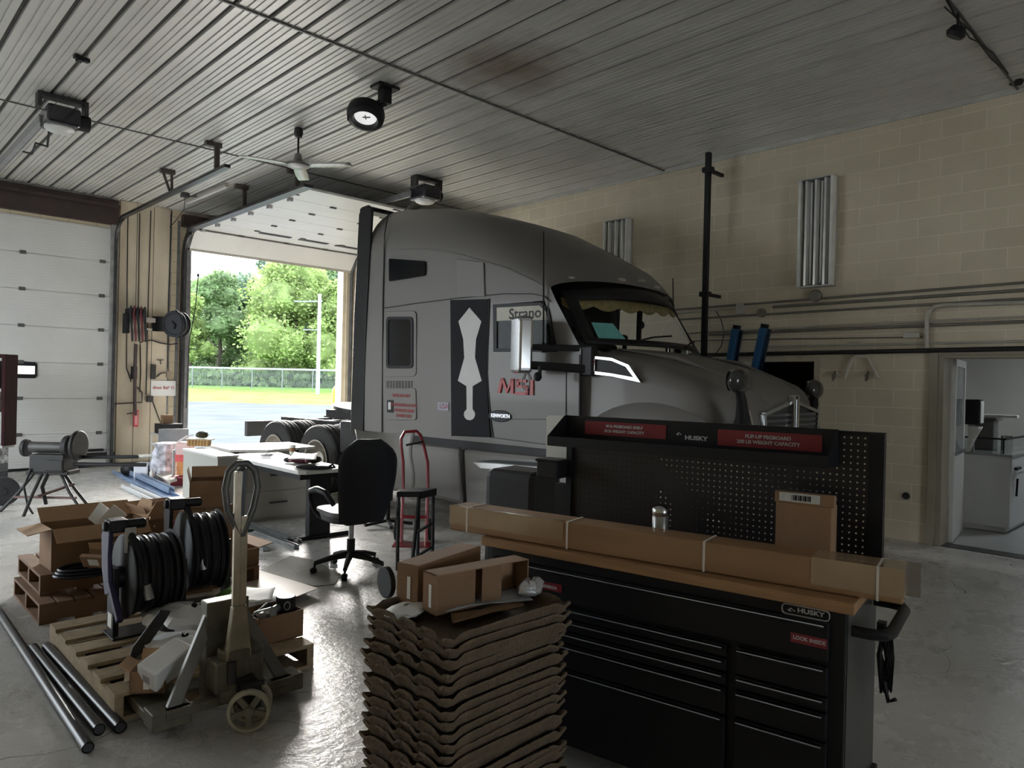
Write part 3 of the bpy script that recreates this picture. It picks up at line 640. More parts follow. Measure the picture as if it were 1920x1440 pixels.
q = MB(); q.tube([(3.7, -.75, 1.955), (4.3, -.68, 1.865), (4.9, -.55, 1.64), (5.1, -.48, 1.47)], [.01, .02, .02, .01], 8); q.build('hood_ridge', paint, truck); q = MB(); q.tube([(3.7, .75, 1.955), (4.3, .68, 1.865), (4.9, .55, 1.64), (5.1, .48, 1.47)], [.01, .02, .02, .01], 8); q.build('hood_ridge', paint, truck)
# chrome intake on the hood side
vo = [TP(1098, 666, -1.16), TP(1150, 671, -1.16), TP(1182, 684, -1.16), TP(1205, 718, -1.16), TP(1150, 706, -1.16), TP(1098, 700, -1.16)]
vi = [TP(1118, 673, -1.16), TP(1150, 677, -1.16), TP(1176, 688, -1.16), TP(1190, 707, -1.16), TP(1150, 700, -1.16), TP(1118, 696, -1.16)]
q = MB(); ringp(q, vo, vi, -1.19, -1.14); hv = q.build('hood_intake', chrome, truck, bevel=.004); q = MB(); q.prism(vi, -1.175, -1.15, 'y'); q.build('intake_mesh', blk, hv)
q = MB(); q.prism([TP(1099, 668, -1.16), TP(1117, 670, -1.16), TP(1117, 697, -1.16), TP(1099, 698, -1.16)], -1.193, -1.188, 'y'); q.build('intake_sticker', mat('sticker_pink', (.5, .4, .36), .6, 0, .5, 70), hv)
ttext('sticker_print', '13Y', 1108, 680, .09, .8, redt, -1.195, par=hv)
# wheel arch flare
q = MB(); rows = []
for k in range(25):
    a = PI * (.02 + .96 * k / 24); rows.append([(4.30 + r * 1.12 * math.cos(a), y, .52 + r * math.sin(a)) for r, y in ((.60, -1.15), (.62, -1.22), (.72, -1.235), (.85, -1.20), (.93, -1.145))])
q.grid(rows); q.build('fender_flare', paint, truck)
# grille and lamps
gm = mat('grille_dark', (.05, .05, .05), .4, .5)
g = MB(); gp = [(-.64, 1.37), (-.03, 1.47), (.03, 1.47), (.64, 1.37), (.58, .75), (-.58, .75)]
g.prism(gp, 5.11, 5.13, 'x'); gr_ = g.build('grille', gm, truck)
q = MB()
for k in range(12): z = .8 + k * .050; q.box(5.125, 5.155, -.59, -.06, z, z + .022); q.box(5.125, 5.155, .06, .59, z, z + .022)
q.build('louvres', mat('louvre_grey', (.16, .16, .16), .35, .7), gr_)
q = MB(); q.box(5.12, 5.19, -.065, -.035, .75, 1.54); q.box(5.12, 5.19, .035, .065, .75, 1.54); q.box(5.12, 5.17, -.035, .035, .75, 1.51); q.build('grille_bar', chrome, gr_, bevel=.008)
q = MB(); q.bar((5.145, -.06, 1.475), (5.145, -.65, 1.375), .05, .035, up=(0, 0, 1)); q.bar((5.145, .06, 1.475), (5.145, .65, 1.375), .05, .035); q.bar((5.145, .65, 1.375), (5.135, .60, .75), .05, .035, up=(0, 1, 0)); q.bar((5.145, -.65, 1.375), (5.135, -.60, .75), .05, .035, up=(0, 1, 0)); q.build('grille_surround', chrome, gr_, bevel=.006)
for sg in (-1, 1):
    q = MB(); q.sphere((4.93, sg * .90, 1.18), .2, .8, .8, .75); q.build('headlamp', mat('headlamp_lens', (.3, .31, .32), .08, .3), truck)
    q = MB(); q.tube([(5.09, sg * .78, 1.0), (5.10, sg * .78, 1.25), (5.06, sg * .78, 1.40)], .02, 8); q.tube([(5.05, sg * .87, 1.0), (5.06, sg * .87, 1.25), (5.02, sg * .86, 1.38)], .02, 8); q.build('lamp_trim', chrome, truck)
q = MB(); q.box(5.05, 5.42, -1.1, 1.1, .28, .66); q.build('front_bumper', paint, truck, bevel=.06)
# hood mirrors
for sg, my, mz, mx_ in ((-1, 1.25, 1.655, 0), (1, 1.08, 1.60, -.22)):
    q = MB(); q.tube([(5.16 + mx_, sg * (my - .14), mz - .40), (5.18 + mx_, sg * (my - .10), mz - .28), (5.20 + mx_, sg * (my - .03), mz - .16), (5.19 + mx_, sg * my, mz - .06)], [.075, .055, .04, .035], 10); hm = q.build('mirror_stalk', blk, truck)
    q = MB(); q.sphere((0, 0, 0), .145, .55, 1.0, .72, 20, 12); q.build('hood_mirror', mat('mirror_shell', (.03, .03, .03), .15, 0, .1, coat=.5), hm, mx=Matrix.Translation((5.19 + mx_, sg * my, mz)) @ Matrix.Rotation(-.15 * sg, 4, 'Y'))
    q = MB(); q.lathe([(.001, 0), (.092, 0)], 20, Matrix.Translation((5.120 + mx_, sg * my, mz)) @ Matrix.Rotation(-PI / 2, 4, 'Y')); q.build('mirror_glass', chrome, hm)
# side mirrors with black arms
for sg in (-1, 1):
    q = MB(); Y = sg * 1.52
    q.prism(rrect([(-.13, 1.69), (.13, 1.69), (.13, 2.24), (-.13, 2.24)], .05), -.075, .075, 'y'); 
    mm = q.build('mirror_head', mat('mirror_chrome', (.55, .56, .57), .16, 1, .05), truck, bevel=.03, mx=Matrix.Translation((3.10, Y, 0)) @ Matrix.Rotation(sg * .5, 4, 'Z'))
    q = MB(); q.bar((3.2, Y, 1.94), (3.62, sg * 1.17, 1.94), .05, .06); q.bar((3.2, Y, 1.77), (3.66, sg * 1.17, 1.74), .06, .08); q.box(3.56, 3.72, sg * 1.17 - .05, sg * 1.17 + .05, 1.68, 1.96); q.build('mirror_arm', blk, truck, bevel=.012)
    q = MB(); q.sphere((3.33, Y + sg * .02, 1.66), .05, .8, .8, .9); q.cyl((3.33, Y, 1.66), (3.34, Y, 1.76), .02); q.build('blind_spot_mirror', blk, truck)
q = MB(); q.cyl((3.17, -1.27, 1.92), (3.12, -1.25, 3.10), .011, .006, 8); q.cyl((3.17, -1.27, 1.9), (3.17, -1.27, 2.0), .02); q.build('aerial', blk, truck)
q = MB(); q.cyl((3.17, 1.30, 1.92), (3.12, 1.30, 2.95), .011, .006, 8); q.build('aerial', blk, truck)
# lower fairings, steps, tank
q = MB(); q.prism([(.10, .86), (2.0, .86), (2.06, .24), (.10, .30), (.04, .55)], -1.24, -.75, 'y'); q.build('chassis_fairing', paint, truck, bevel=.05)
q = MB(); q.prism([(2.03, .86), (3.55, .88), (3.55, .30), (2.09, .24)], -1.24, -.8, 'y'); fr2 = q.build('chassis_fairing', paint, truck, bevel=.04)
q = MB(); q.prism([TP(890, 866), TP(905, 878), TP(1023, 888), TP(1100, 893), TP(1100, 885), TP(1023, 876), TP(930, 868)], -1.262, -1.235, 'y'); q.build('step_trim', mat('brushed_alloy', (.45, .45, .44), .35, .8), fr2, bevel=.004)
q = MB(); q.prism([TP(895, 864), TP(930, 862), TP(1023, 868), TP(1100, 875), TP(1100, 884), TP(1023, 875), TP(930, 867)], -1.248, -1.235, 'y'); q.build('step_tread', blk, fr2)
q = MB(); q.prism([(.10, .30), (2.0, .30), (2.0, .86), (.10, .86)], .75, 1.24, 'y'); q.prism([(2.03, .86), (3.55, .88), (3.55, .30), (2.09, .24)], .8, 1.24, 'y'); q.build('chassis_fairing', paint, truck, bevel=.04)
MB().box(.05, 3.6, -1.19, 1.19, .84, .97).build('cab_base', blk, truck)
ch = mat('chassis_black', (.016, .016, .017), .55, .2, .3)
q = MB(); q.box(-3.1, 5.1, -.45, -.37, .68, .95); q.box(-3.1, 5.1, .37, .45, .68, .95)
for x in (-3.0, -2.4, -1.4, -.3): q.box(x, x + .1, -.4, .4, .7, .92)
q.build('frame_rails', ch, truck)
q = MB(); q.box(-.28, -.05, -1.15, -.5, .45, .98); q.box(-.28, .1, -.5, 1.1, .45, 1.06); q.box(-.40, -.05, -1.16, -.3, .62, 1.04); q.build('battery_box', ch, truck, bevel=.02)
a = TP(628, 800, -1.0); q = MB(); q.box(-.42, -.06, -1.16, -1.12, .94, 1.0); q.build('deck_plate', gsteel, truck)
q = MB(); q.sphere((-.28, -.3, 1.0), .30, 1.2, 1.2, .55); q.box(-1.8, -1.1, -.45, .45, 1.0, 1.12); q.lathe([(.5, 0), (.5, .05), (.12, .05), (.12, 0)], 24, Matrix.Translation((-1.42, 0, 1.12)) @ Matrix.Rotation(.12, 4, 'Y')); q.build('fifth_wheel', ch, truck)
q = MB(); q.box(-2.98, -2.9, -1.15, 1.15, .66, .90); q.box(-3.0, -2.98, -.9, -.7, .74, .82); q.build('tail_bar', mat('tail_grey', (.09, .09, .092), .5, .3), truck, bevel=.008)
tyrep = [(.28, -.13), (.42, -.14), (.475, -.13), (.497, -.11), (.5, -.085), (.49, -.08), (.49, -.068), (.502, -.062), (.502, -.02), (.49, -.015), (.49, .015), (.502, .02), (.502, .062), (.49, .068), (.49, .08), (.5, .085), (.497, .11), (.475, .13), (.42, .14), (.28, .13)]
rimm = mat('rim_alloy', (.42, .40, .36), .4, .6, .2, 6)
def wheel(x, y, dual=True, sg=-1):
    q = MB(); R9 = Matrix.Rotation(-PI / 2, 4, 'X') @ Matrix.Scale(.955, 4)
    for k in ((0, .32) if dual else (0,)): q.lathe(tyrep, 40, Matrix.Translation((x, y - sg * k, .48)) @ R9)
    t_ = q.build('tyre', rubber, truck, sharp=25)
    q = MB(); q.lathe([(.29, -.15), (.27, -.15), (.26, -.10), (.24, -.02), (.16, .06 if dual else -.03), (.13, .06 if dual else -.03), (.12, -.09), (.05, -.11), (.001, -.11)] if sg < 0 else [(.29, .15), (.27, .15), (.24, .0), (.16, -.06), (.10, -.06), (.08, .09), (.001, .1)], 32, Matrix.Translation((x, y, .48)) @ R9); q.build('rim', rimm, t_)
for x in (-.87, -1.97): wheel(x, -1.08); wheel(x, 1.08, True, 1)
wheel(4.30, -1.03, False); wheel(4.30, 1.03, False, 1)
for x in (-.87, -1.97): MB().cyl((x, -.9, .5), (x, .9, .5), .08).build('axle', ch, truck)
MB().cyl((4.3, -.9, .5), (4.3, .9, .5), .07).build('axle', ch, truck)
q = MB(); q.cyl((-2.55, .3, .9), (-2.55, .3, 1.0), .1); q.build('air_coupling', ch, truck)
# ================================================================ CEILING AND WALL FITTINGS
Z1 = HC - .002
# ceiling fan
p = G(560, 240, HC); fan = thing('ceiling_fan', 'three-bladed ceiling fan on a rod, grey blades, near the raised open door', 'fan', (p.x, p.y, HC))
q = MB(); q.lathe([(.001, -.003), (.045, -.003), (.055, -.06), (.04, -.11), (.02, -.12), (.001, -.12)], 16); q.build('canopy', dsteel, fan)
MB().cyl((0, 0, -.1), (0, 0, -.34), .012).build('rod', dsteel, fan)
MB().lathe([(.001, -.30), (.035, -.31), (.055, -.40), (.13, -.43), (.135, -.46), (.09, -.48), (.001, -.485)], 24).build('motor', mat('fan_grey', (.20, .20, .20), .4, .4), fan)
for k, a in enumerate([math.radians(d - 44) + .2 for d in (-6, 100, 208)]):
    q = MB(); pts = []
    for i in range(7):
        r_ = .11 + i * .092; w = .065 + .012 * math.sin(i / 6 * PI); pts.append([(r_, -w, -.445 + .006), (r_, w, -.445 - .006)])
    q.grid(pts); q.build('blade', mat('blade_grey', (.42, .42, .41), .35, .3), fan, solid=.006, mx=Matrix.Rotation(a - .2, 4, 'Z'))
# round black drum lamp
p = G(722, 162, HC); dl = thing('drum_lamp', 'round black drum-shaped high-bay lamp hanging near the ceiling seam', 'lamp', (p.x, p.y, HC), 0)
dv = -RH * .20 + FH * .05
q = MB(); q.box(-.12, .12, -.09, .09, -.03, -.002); q.box(-.05, .05, -.05, .05, -.18, -.03); q.bar((0, 0, -.16), dv * .6 + Vector((0, 0, -.20)), .07, .06); q.build('bracket', black, dl)
TMX = Matrix.Translation(dv + Vector((0, 0, -.27))) @ (FH * .42 + Vector((0, 0, 1))).to_track_quat('Z', 'Y').to_matrix().to_4x4()
MB().lathe([(.001, .09), (.12, .09), (.185, .05), (.195, 0), (.185, -.06), (.15, -.085), (.13, -.085), (.12, -.05), (.115, 0)], 32).build('housing', black, dl, mx=TMX)
MB().lathe([(.001, -.035), (.115, -.035), (.117, 0)], 28).build('lamp_face', mat('lamp_face', (.7, .7, .7), .4, emit=.12), dl, mx=TMX)
q = MB(); q.bar((-.05, 0, -.04), (.03, 0, -.04), .008, .008); q.bar((0, -.03, -.04), (0, .03, -.04), .008, .008); q.cyl((.16, .06, -.08), (.16, .06, -.14), .006); q.build('bulb_clip', black, dl, mx=TMX)
# door openers
def opener(p, rz, label, rail_to):
    t = thing('door_opener', label, 'door opener', (p.x, p.y, HC), rz)
    q = MB(); q.box(-.24, .24, -.10, .04, -.04, -.002); q.box(-.24, -.20, -.1, .04, -.16, -.04); q.box(.20, .24, -.10, .04, -.16, -.04); q.build('hanger', dsteel, t)
    q = MB(); q.box(-.17, .15, -.20, .18, -.33, -.13); q.build('motor_housing', mat('glossy_black', (.012, .012, .02), .18, .1, .1, coat=.4), t, bevel=.03)
    q = MB(); q.cyl((.15, 0, -.22), (.27, 0, -.22), .085); q.build('motor', black, t)
    q = MB(); q.sphere((-.02, -.02, -.335), .15, 1, 1, .38); q.build('lamp_lens', mat('lens_milky', (.62, .62, .60), .3), t)
    q = MB(); L = rail_to; q.box(-.18, -.12, .1, L, -.26, -.20); q.box(-.19, -.18, .1, L, -.28, -.19); q.cyl((-.10, .05, -.24), (-.10, L - .2, -.24), .006); q.build('rail', gsteel, t)
    q = MB(); q.tube([(-.08, .15, -.3), (-.03, .5, -.42), (-.07, .9, -.3), (-.05, 1.2, -.36), (-.09, 1.5, -.28)], .012, 6); q.build('cable', black, t); return t
p = G(116, 185, HC); opener(p, 0, 'black garage door opener with a milky lens, over the closed door', -p.y - .1)
p = G(798, 335, HC); opener(p, 0, 'black garage door opener above the truck roof by the raised door', -p.y - .6)
# hangers carrying the door tracks
def hanger(px, py, h, label, v=False):
    p = G(px, py, HC); q = MB()
    q.box(-.10, .10, -.04, .04, -.06, -.002)
    if v: q.bar((-.06, 0, -.05), (.06, 0, -h), .03, .03); q.bar((.06, 0, -.05), (.07, 0, -h), .03, .03)
    else: q.box(.02, .08, -.02, .02, -h, -.05)
    single('track_hanger', label, 'bracket', q, mat('hanger_brown', (.09, .075, .07), .5, .4), (p.x, p.y, HC), .0)
hanger(400, 267, .37, 'brown steel bracket hanging from the ceiling at the free end of the closed door track')
hanger(314, 318, .36, 'brown steel v-shaped bracket hanging from the ceiling midway along the closed door track', True)
hanger(453, 347, .36, 'brown steel bracket above the raised door track near the column')
hanger(552, 318, .36, 'brown steel bracket at the free end of the raised door track, under the fan')
# tube light between the doors, junction box with dangling cord
a, b_ = G(352, 374, HC), G(425, 343, HC); q = MB(); q.bar(Vector((0, 0, -.03)), (b_ - a) + Vector((0, 0, -.03)), .06, .05)
tl = thing('tube_light', 'slim tube light fixed to the ceiling between the two door tracks', 'ceiling light', a)
q.build('housing', mat('fixture_tan', (.42, .39, .34), .4), tl); MB().cyl(Vector((.0, 0, -.065)), (b_ - a) + Vector((0, 0, -.065)), .014, n=10).build('tube', white, tl)
p = G(347, 362, HC); jb = thing('junction_box', 'small dark junction box on the ceiling with a cord hanging to the door post', 'electrical box', p)
q = MB(); q.box(-.06, .06, -.05, .05, -.07, -.002); q.bar((.05, 0, -.04), (.25, -.1, -.03), .02, .02); q.build('box', dsteel, jb, bevel=.006)
q = MB(); q.tube([(0, 0, -.07), (.01, .05, -.25), (-.02, .3, -.4), (-.06, .5, -.5)], .006, 6); q.build('cord', black, jb)
p = G(153, 106, HC); single('ceiling_sensor', 'small black sensor on the ceiling beyond the opener of the closed door', 'sensor', MB().box(-.07, .07, -.025, .025, -.04, -.002).box(-.04, .01, -.035, .035, -.055, -.03), black, (p.x, p.y, HC), .3, bevel=.006)
p = G(1796, 22, HC); sl = thing('spotlight', 'small black spotlight hanging from cables by the ceiling seam over the block wall', 'lamp', (p.x, p.y, HC))
MB().cyl((0, 0, 0), (0, 0, -.12), .008).cyl((.03, 0, 0), (.02, 0, -.12), .006).build('hanger', black, sl)
MB().lathe([(.001, .03), (.05, .03), (.075, -.02), (.06, -.05), (.001, -.05)], 18).build('head', black, sl, mx=Matrix.Translation((0, 0, -.15)) @ Matrix.Rotation(.5, 4, 'X'))
q = MB(); A_ = [G(x, y, HC) for x, y in ((1775, -5), (1796, 25), (1822, 55), (1838, 72), (1862, 95), (1890, 128))]
q.tube([v + Vector((0, 0, -.02 - .03 * (k % 2))) for k, v in enumerate(A_)], .008, 6); q.tube([v + Vector((.03, .02, -.015 - .04 * ((k + 1) % 2))) for k, v in enumerate(A_)], .006, 6)
tag(q.build('ceiling_cable', black), 'pair of black cables drooping along the ceiling seam beside the spotlight', 'cable')
p = W(1908, 150); ex = single('exhaust_pipe', 'black elbow pipe end coming off the block wall just under the ceiling', 'pipe', MB().tube([(0, -.12, .16), (-.10, -.10, .12), (-.19, -.06, .03), (-.22, -.02, -.10)], .075, 16), black, (-.02, p.y, p.z))
# --- fittings on the block wall
alu = mat('painted_alloy', (.50, .50, .47), .35, .3, .06)
def trough(px0, py0, px1, py1, label):
    a = W(px0, py0); b_ = W(px1, py0); c = W(px0, py1); yc = (a.y + b_.y) / 2; w = abs(a.y - b_.y) / 2; h = a.z - c.z
    t = thing('trough_light', label, 'wall light', (0, yc, c.z))
    MB().box(-.05, -.001, -w, w, 0, h).build('housing', alu, t, bevel=.004)
    q = MB()
    for k in (-.55, 0, .55): q.add([(-.05, w * (k - .28), .01), (-.14, w * (k - .06), .01), (-.14, w * (k + .06), .01), (-.05, w * (k + .28), .01), (-.05, w * (k - .28), h - .01), (-.14, w * (k - .06), h - .01), (-.14, w * (k + .06), h - .01), (-.05, w * (k + .28), h - .01)], [(0,1,5,4),(1,2,6,5),(2,3,7,6),(0,4,7,3),(0,3,2,1),(4,5,6,7)])
    q.build('reflector', mat('reflector_alloy', (.62, .62, .60), .22, .7, .05), t)
    MB().box(-.15, -.05, w * .86, w, 0, h).box(-.15, -.05, -w, -w * .86, 0, h).build('side_reflector', mat('side_white', (.74, .73, .69), .4), t)
    MB().box(-.15, -.0, -w, w, -.01, .0).box(-.15, -.0, -w, w, h, h + .012).build('end_cap', alu, t)
    for k in (-.3, .3): MB().cyl((-.10, w * k, .03), (-.10, w * k, h - .03), .013).build('tube', white, t)
    return t
trough(1508, 345, 1572, 540, 'tall trough light with silver reflectors upright on the block wall, right of the black pole')
trough(1143, 420, 1187, 507, 'shorter trough light upright on the block wall just behind the truck roof')
pipe = mat('conduit_painted', (.20, .185, .155), .45, .3, .15, 6); pipeb = mat('conduit_black', (.02, .02, .02), .4, .3, .2); pipel = mat('conduit_light', (.44, .41, .35), .45, .2, .12, 6)
def conduit(x0, y0, x1, y1, r, m_, label, off=.03, more=()):
    pts = [W(x0, y0, -off), W(x1, y1, -off)]; 
    if x1 >= 1919: d = pts[1] - pts[0]; pts[1] = pts[0] + d * 1.9
    q = MB(); q.tube([W(x, y, -off) for x, y in more] + pts, r, 10)
    return tag(q.build('conduit', m_), label, 'pipe')
conduit(1240, 583, 1920, 530, .014, pipe, 'topmost grey conduit on the block wall, through the round box under the tall trough light')
conduit(1449, 576, 1920, 544, .018, pipe, 'second conduit from the top on the block wall, starting at the pale switch box')
conduit(1262, 600, 1920, 560, .014, pipe, 'third conduit from the top on the block wall, running through the lower round box')
conduit(1770, 572, 1920, 567, .022, pipel, 'pale bent conduit over the kitchen opening that turns down at its left end', .05, [(1738, 652), (1738, 600), (1742, 584), (1752, 575)])
conduit(1325, 622, 1920, 594, .012, pipel, 'thin pale conduit above the hose hook, upper of a close pair')
conduit(1330, 627, 1920, 603, .018, pipe, 'grey conduit above the hose hook, lower of a close pair')
conduit(1332, 638, 1728, 632, .008, pipe, 'thin cable along the block wall ending in a pale splice left of the kitchen opening')
conduit(1420, 651, 1920, 640, .014, pipel, 'pale conduit just above the thick black pipe')
conduit(1262, 667, 1920, 653.6, .026, pipeb, 'thick black pipe along the block wall over the door heads', .06)
conduit(1250, 590, 1392, 578, .009, pipel, 'thin pale wire from the pale switch box towards the truck windscreen')
for x0, y0, x1, y1, lb in ((1262, 628, 1330, 622, 'upper'), (1262, 641, 1332, 638, 'lower')): conduit(x0, y0, x1, y1, .008, pipe, lb + ' short thin wire on the block wall between the truck windscreen and the black pole')
def jbox(px, py, r, label, round_=True, m_=None, w=.06, h=.08):
    p = W(px, py); q = MB()
    if round_: q.lathe([(.001, .06), (r * .85, .06), (r, .05), (r, 0), (.001, 0)], 18, Matrix.Rotation(-PI / 2, 4, 'Y'))
    else: q.box(-.06, 0, -w, w, -h, h)
    return single('round_box' if round_ else 'switch_box', label, 'electrical box', q, m_ or pipe, (-.002, p.y, p.z), bevel=.004)
jbox(1531, 555, .07, 'round metal box hanging right under the tall trough light')
jbox(1430, 587, .055, 'round metal box on the third conduit, left of the tall trough light')
jbox(1391, 579, .06, 'pale rectangular switch box on the block wall at the start of the second conduit', False, pipel, .05, .07)
jbox(1712, 629, .05, 'small pale splice box at the end of the thin cable, left of the kitchen opening', False, pipel, .08, .03)
jbox(1601, 645, .05, 'small pale clamp on the conduit above the hose hook', False, pipel, .05, .022)
q = MB(); q.tube([W(x, y, -.02) for x, y in ((1342, 582), (1352, 600), (1358, 625), (1352, 650), (1338, 668))], .006, 6); tag(q.build('loose_wire', black), 'thin black wire looping down the block wall beside the black pole', 'cable')
# black pole on brackets, close in front of the wall
t_, b2 = W(1328, 292, -.35), W(1320, 655, -.35); pl_ = thing('standing_pole', 'black square pole rising to the ceiling in front of the block wall', 'pole', (b2.x, b2.y, 0))
MB().box(-.03, .03, -.03, .03, 0, 4.57).build('post', black, pl_)
for yy, L in ((318, .2), (551, .2)):
    p = W(1330, yy, -.35); q = MB(); q.box(-.03, .35, -.02, .02, p.z - .02, p.z + .02); q.box(-.05, .05, -.06, .06, p.z - .03, p.z + .03); q.build('wall_bracket', black, pl_)
# blue lift arms leaning behind the truck
blue = mat('lift_blue', (.035, .13, .28), .4, .2, .12)
for (xt, yt, xb, yb, lb) in ((1381, 617, 1366, 700, 'blue steel lift post standing behind the hood, the one nearer the black pole'), (1433, 615, 1414, 705, 'blue steel lift post standing behind the hood, beside the dark doorway')):
    a = W(xt, yt, -.28); b_ = W(xb, yb, -.28); d = (b_ - a) / (b_.z - a.z); base = a + d * (0.0 - a.z); base.y = a.y + (base.y - a.y) * 1.0
    t = thing('lift_post', lb, 'lift post', base); v = a - base
    MB().bar((0, 0, 0), v, .07, .12, up=(1, 0, 0)).build('post', blue, t, bevel=.005)
    MB().bar(Vector((0, 0, 0)) + Vector((0, -.07, 0)), v + Vector((0, -.07, -.02)), .03, .03, up=(1, 0, 0)).build('flange', mat('flange_dark', (.012, .03, .06), .4, .3), t); MB().bar(v * .985, v * 1.02, .06, .09, up=(1, 0, 0)).build('cap', black, t)
a = W(1258, 583, -.42); single('dark_post', 'short dark post rising right behind the far edge of the windscreen', 'post', MB().box(-.03, .03, -.05, -.01, 0, a.z).box(-.03, .03, .02, .05, 0, a.z - .08).box(-.05, .05, -.06, .06, 0, .02), black, (a.x, a.y, 0))
# hose hook
p = W(1617, 672); hk = thing('hose_hook', 'white arched hose hanger with two hooks on the block wall', 'wall hook', (0, p.y, p.z - .12))
wh = mat('hook_cream', (.58, .54, .45), .4)
q = MB(); q.tube([(-.03, .26, -.06), (-.05, .17, -.10), (-.05, .13, .02), (-.05, .09, .12), (-.05, .05, .14), (-.05, -.05, .14), (-.05, -.09, .12), (-.05, -.14, .0), (-.05, -.19, -.10)], .018, 8); q.box(-.05, 0, -.06, .06, .12, .16); q.build('arch', wh, hk)
for y in (.26, -.10): MB().tube([(-.02, y + .03, -.03), (-.09, y + .01, -.10), (-.15, y, -.13), (-.16, y, -.06)], .012, 8).build('hook', mat('hook_dark', (.15, .13, .10), .5), hk)
p = W(1699, 930); single('blank_plug', 'small dark round plug on the block wall left of the kitchen opening', 'plug', MB().lathe([(.001, .03), (.03, .025), (.04, 0)], 14, Matrix.Rotation(-PI / 2, 4, 'Y')), dsteel, (0, p.y, p.z))
p = W(1652, 950); single('timber_board', 'narrow brown timber board leaning upright against the block wall', 'board', MB().box(-.04, -.002, -.04, .04, 0, 1.02), mat('timber_brown', (.23, .14, .07), .7, 0, .2, 4, stretch=(1, 1, .2)), (0, W(1650, 950).y, 0), bevel=.002)
# --- kitchen unit and what stands on it
cu = thing('white_counter', 'white kitchen counter unit with a glossy top in the room behind the opening', 'counter', (1.36, -11.78, 0))
MB().box(0, 1.6, 0, .50, .06, .88).box(.04, 1.6, .04, .46, 0, .06).build('body', mat('unit_white', (.60, .61, .62), .35, 0, .04, 2), cu, bevel=.006)
MB().box(-.03, 1.63, -.02, .53, .88, .905).build('worktop', mat('worktop_glossy', (.30, .31, .31), .12, .2, .05), cu, bevel=.004)
MB().box(.02, .72, -.008, 0, .68, .86).build('drawer', mat('unit_white2', (.62, .63, .64), .35), cu, bevel=.004)
MB().bar((.10, -.03, .74), (.32, -.03, .74), .03, .03).build('drawer_handle', black, cu)
MB().bar((.16, -.03, .42), (.20, -.03, .62), .02, .02, up=(0, 1, 0)).build('door_handle', black, cu)
ct = .905
t = thing('towel_dispenser', 'black and white towel dispenser standing on the white counter next to the door leaf', 'dispenser', (1.46, -11.36, ct)); MB().box(-.02, .02, -.03, .03, 0, .32).build('post', gsteel, t); MB().box(-.07, .07, -.10, .06, .32, .62).build('case', black, t, bevel=.015); MB().box(-.073, .05, -.112, -.10, .34, .60).build('cover', white, t, bevel=.005)
t = thing('towel_rolls', 'crumpled white cloth hanging below the black and white dispenser', 'cloth', (1.40, -11.40, ct)); q = MB(); q.grid([[(-.02 + .03 * math.sin(i + j), .06 - .05 * i + .01 * j * i, .30 - .075 * j) for i in range(4)] for j in range(5)]); q.build('cloth', white, t, solid=.01)
t['label'] = 'crumpled white cloth hanging below the black and white dispenser'; t.name = 'hanging_cloth'
t = thing('coffee_machine', 'dark machine with a chrome canister on the white counter under the pale shelf', 'machine', (2.05, -11.36, ct)); MB().box(-.12, .12, -.12, .10, 0, .36).box(-.16, .16, -.16, .12, .36, .40).build('body', mat('machine_grey', (.14, .14, .14), .35, .3), t, bevel=.01); MB().lathe([(.001, 0), (.06, 0), (.06, .18), (.001, .19)], 18).build('canister', chrome, t, mx=Matrix.Translation((-.02, -.24, 0)))
single('pale_tray', 'pale narrow tray lying on the dark machine on the counter', 'tray', MB().box(-.05, .05, -.22, .12, 0, .035), white, (1.98, -11.50, ct + .402), bevel=.006)
t = thing('glass_display', 'low glass box with a dark top edge on the white counter', 'display case', (1.40, -11.70, ct)); MB().box(.02, .03, 0, .40, 0, .16).box(.02, 1.2, 0, .01, 0, .16).build('pane', glass, t); MB().box(0, 1.3, -.02, .0, .16, .18).box(0, .03, -.02, .42, .16, .18).build('top_edge', black, t)
p = (4.38, -12.3, 1.9)
single('wall_conduit', 'dark vertical pipe in the corner of the room behind the counter', 'pipe', MB().cyl((0, 0, .0), (0, 0, 1.69), .025), black, (3.6, -10.51, .93))
single('wall_switch', 'grey switch plate on the pale block wall over the dispenser', 'switch', MB().box(-.06, .06, -.02, 0, -.12, .12), mat('switch_grey', (.25, .25, .25), .5), (2.9, -10.452, 1.5))
# --- fittings of the pilaster between the doors
def PW(px, py, off=.045): return DW(px, py, -off)
def reel(p, r, label, m2, axis_rz=0, w=.12):
    t = thing('hose_reel', label, 'hose reel', p, axis_rz); AX = Matrix.Rotation(PI / 2, 4, 'Y')
    MB().lathe([(.02, -w), (r, -w), (r, -w + .012), (.10, -w + .012), (.10, w - .012), (r, w - .012), (r, w), (.02, w)], 28).build('drum', m2, t, mx=AX)
    q = MB()
    for k in range(4): q.tube([((-.06 + .04 * k), (r * .82) * math.cos(a), (r * .82) * math.sin(a)) for a in [j * PI / 10 for j in range(20)]], .02, 6, closed=True)
    q.build('hose', rubber, t); return t
p = DW(331, 608, -.42); t = reel(p, .235, 'black hose reel on an arm by the left jamb of the open door', mat('reel_black', (.006, .007, .012), .55), math.radians(38), .07)
q = MB(); q.box(-.06, .06, .14, .42, -.13, .13); q.bar((0, 0, 0), (0, .3, 0), .05, .05); q.tube([(-.10, -.05, .24), (-.12, -.16, .15), (-.12, -.2, -.05), (-.08, -.14, -.25), (0, -.1, -.45)], .014, 6); q.tube([(-.09, .03, .05), (-.10, -.03, -.02), (-.09, -.01, -.09)], .012, 6); q.build('bracket', black, t)
p = DW(256, 602, -.28); t = thing('hanging_hoses', 'coil of dark and red hoses hanging on a rack on the wall between the doors', 'hoses', p)
q = MB(); q.box(-.12, .12, -.02, .24, .12, .22); q.box(-.20, -.12, -.06, .08, -.22, .12); q.build('rack', black, t, bevel=.01)
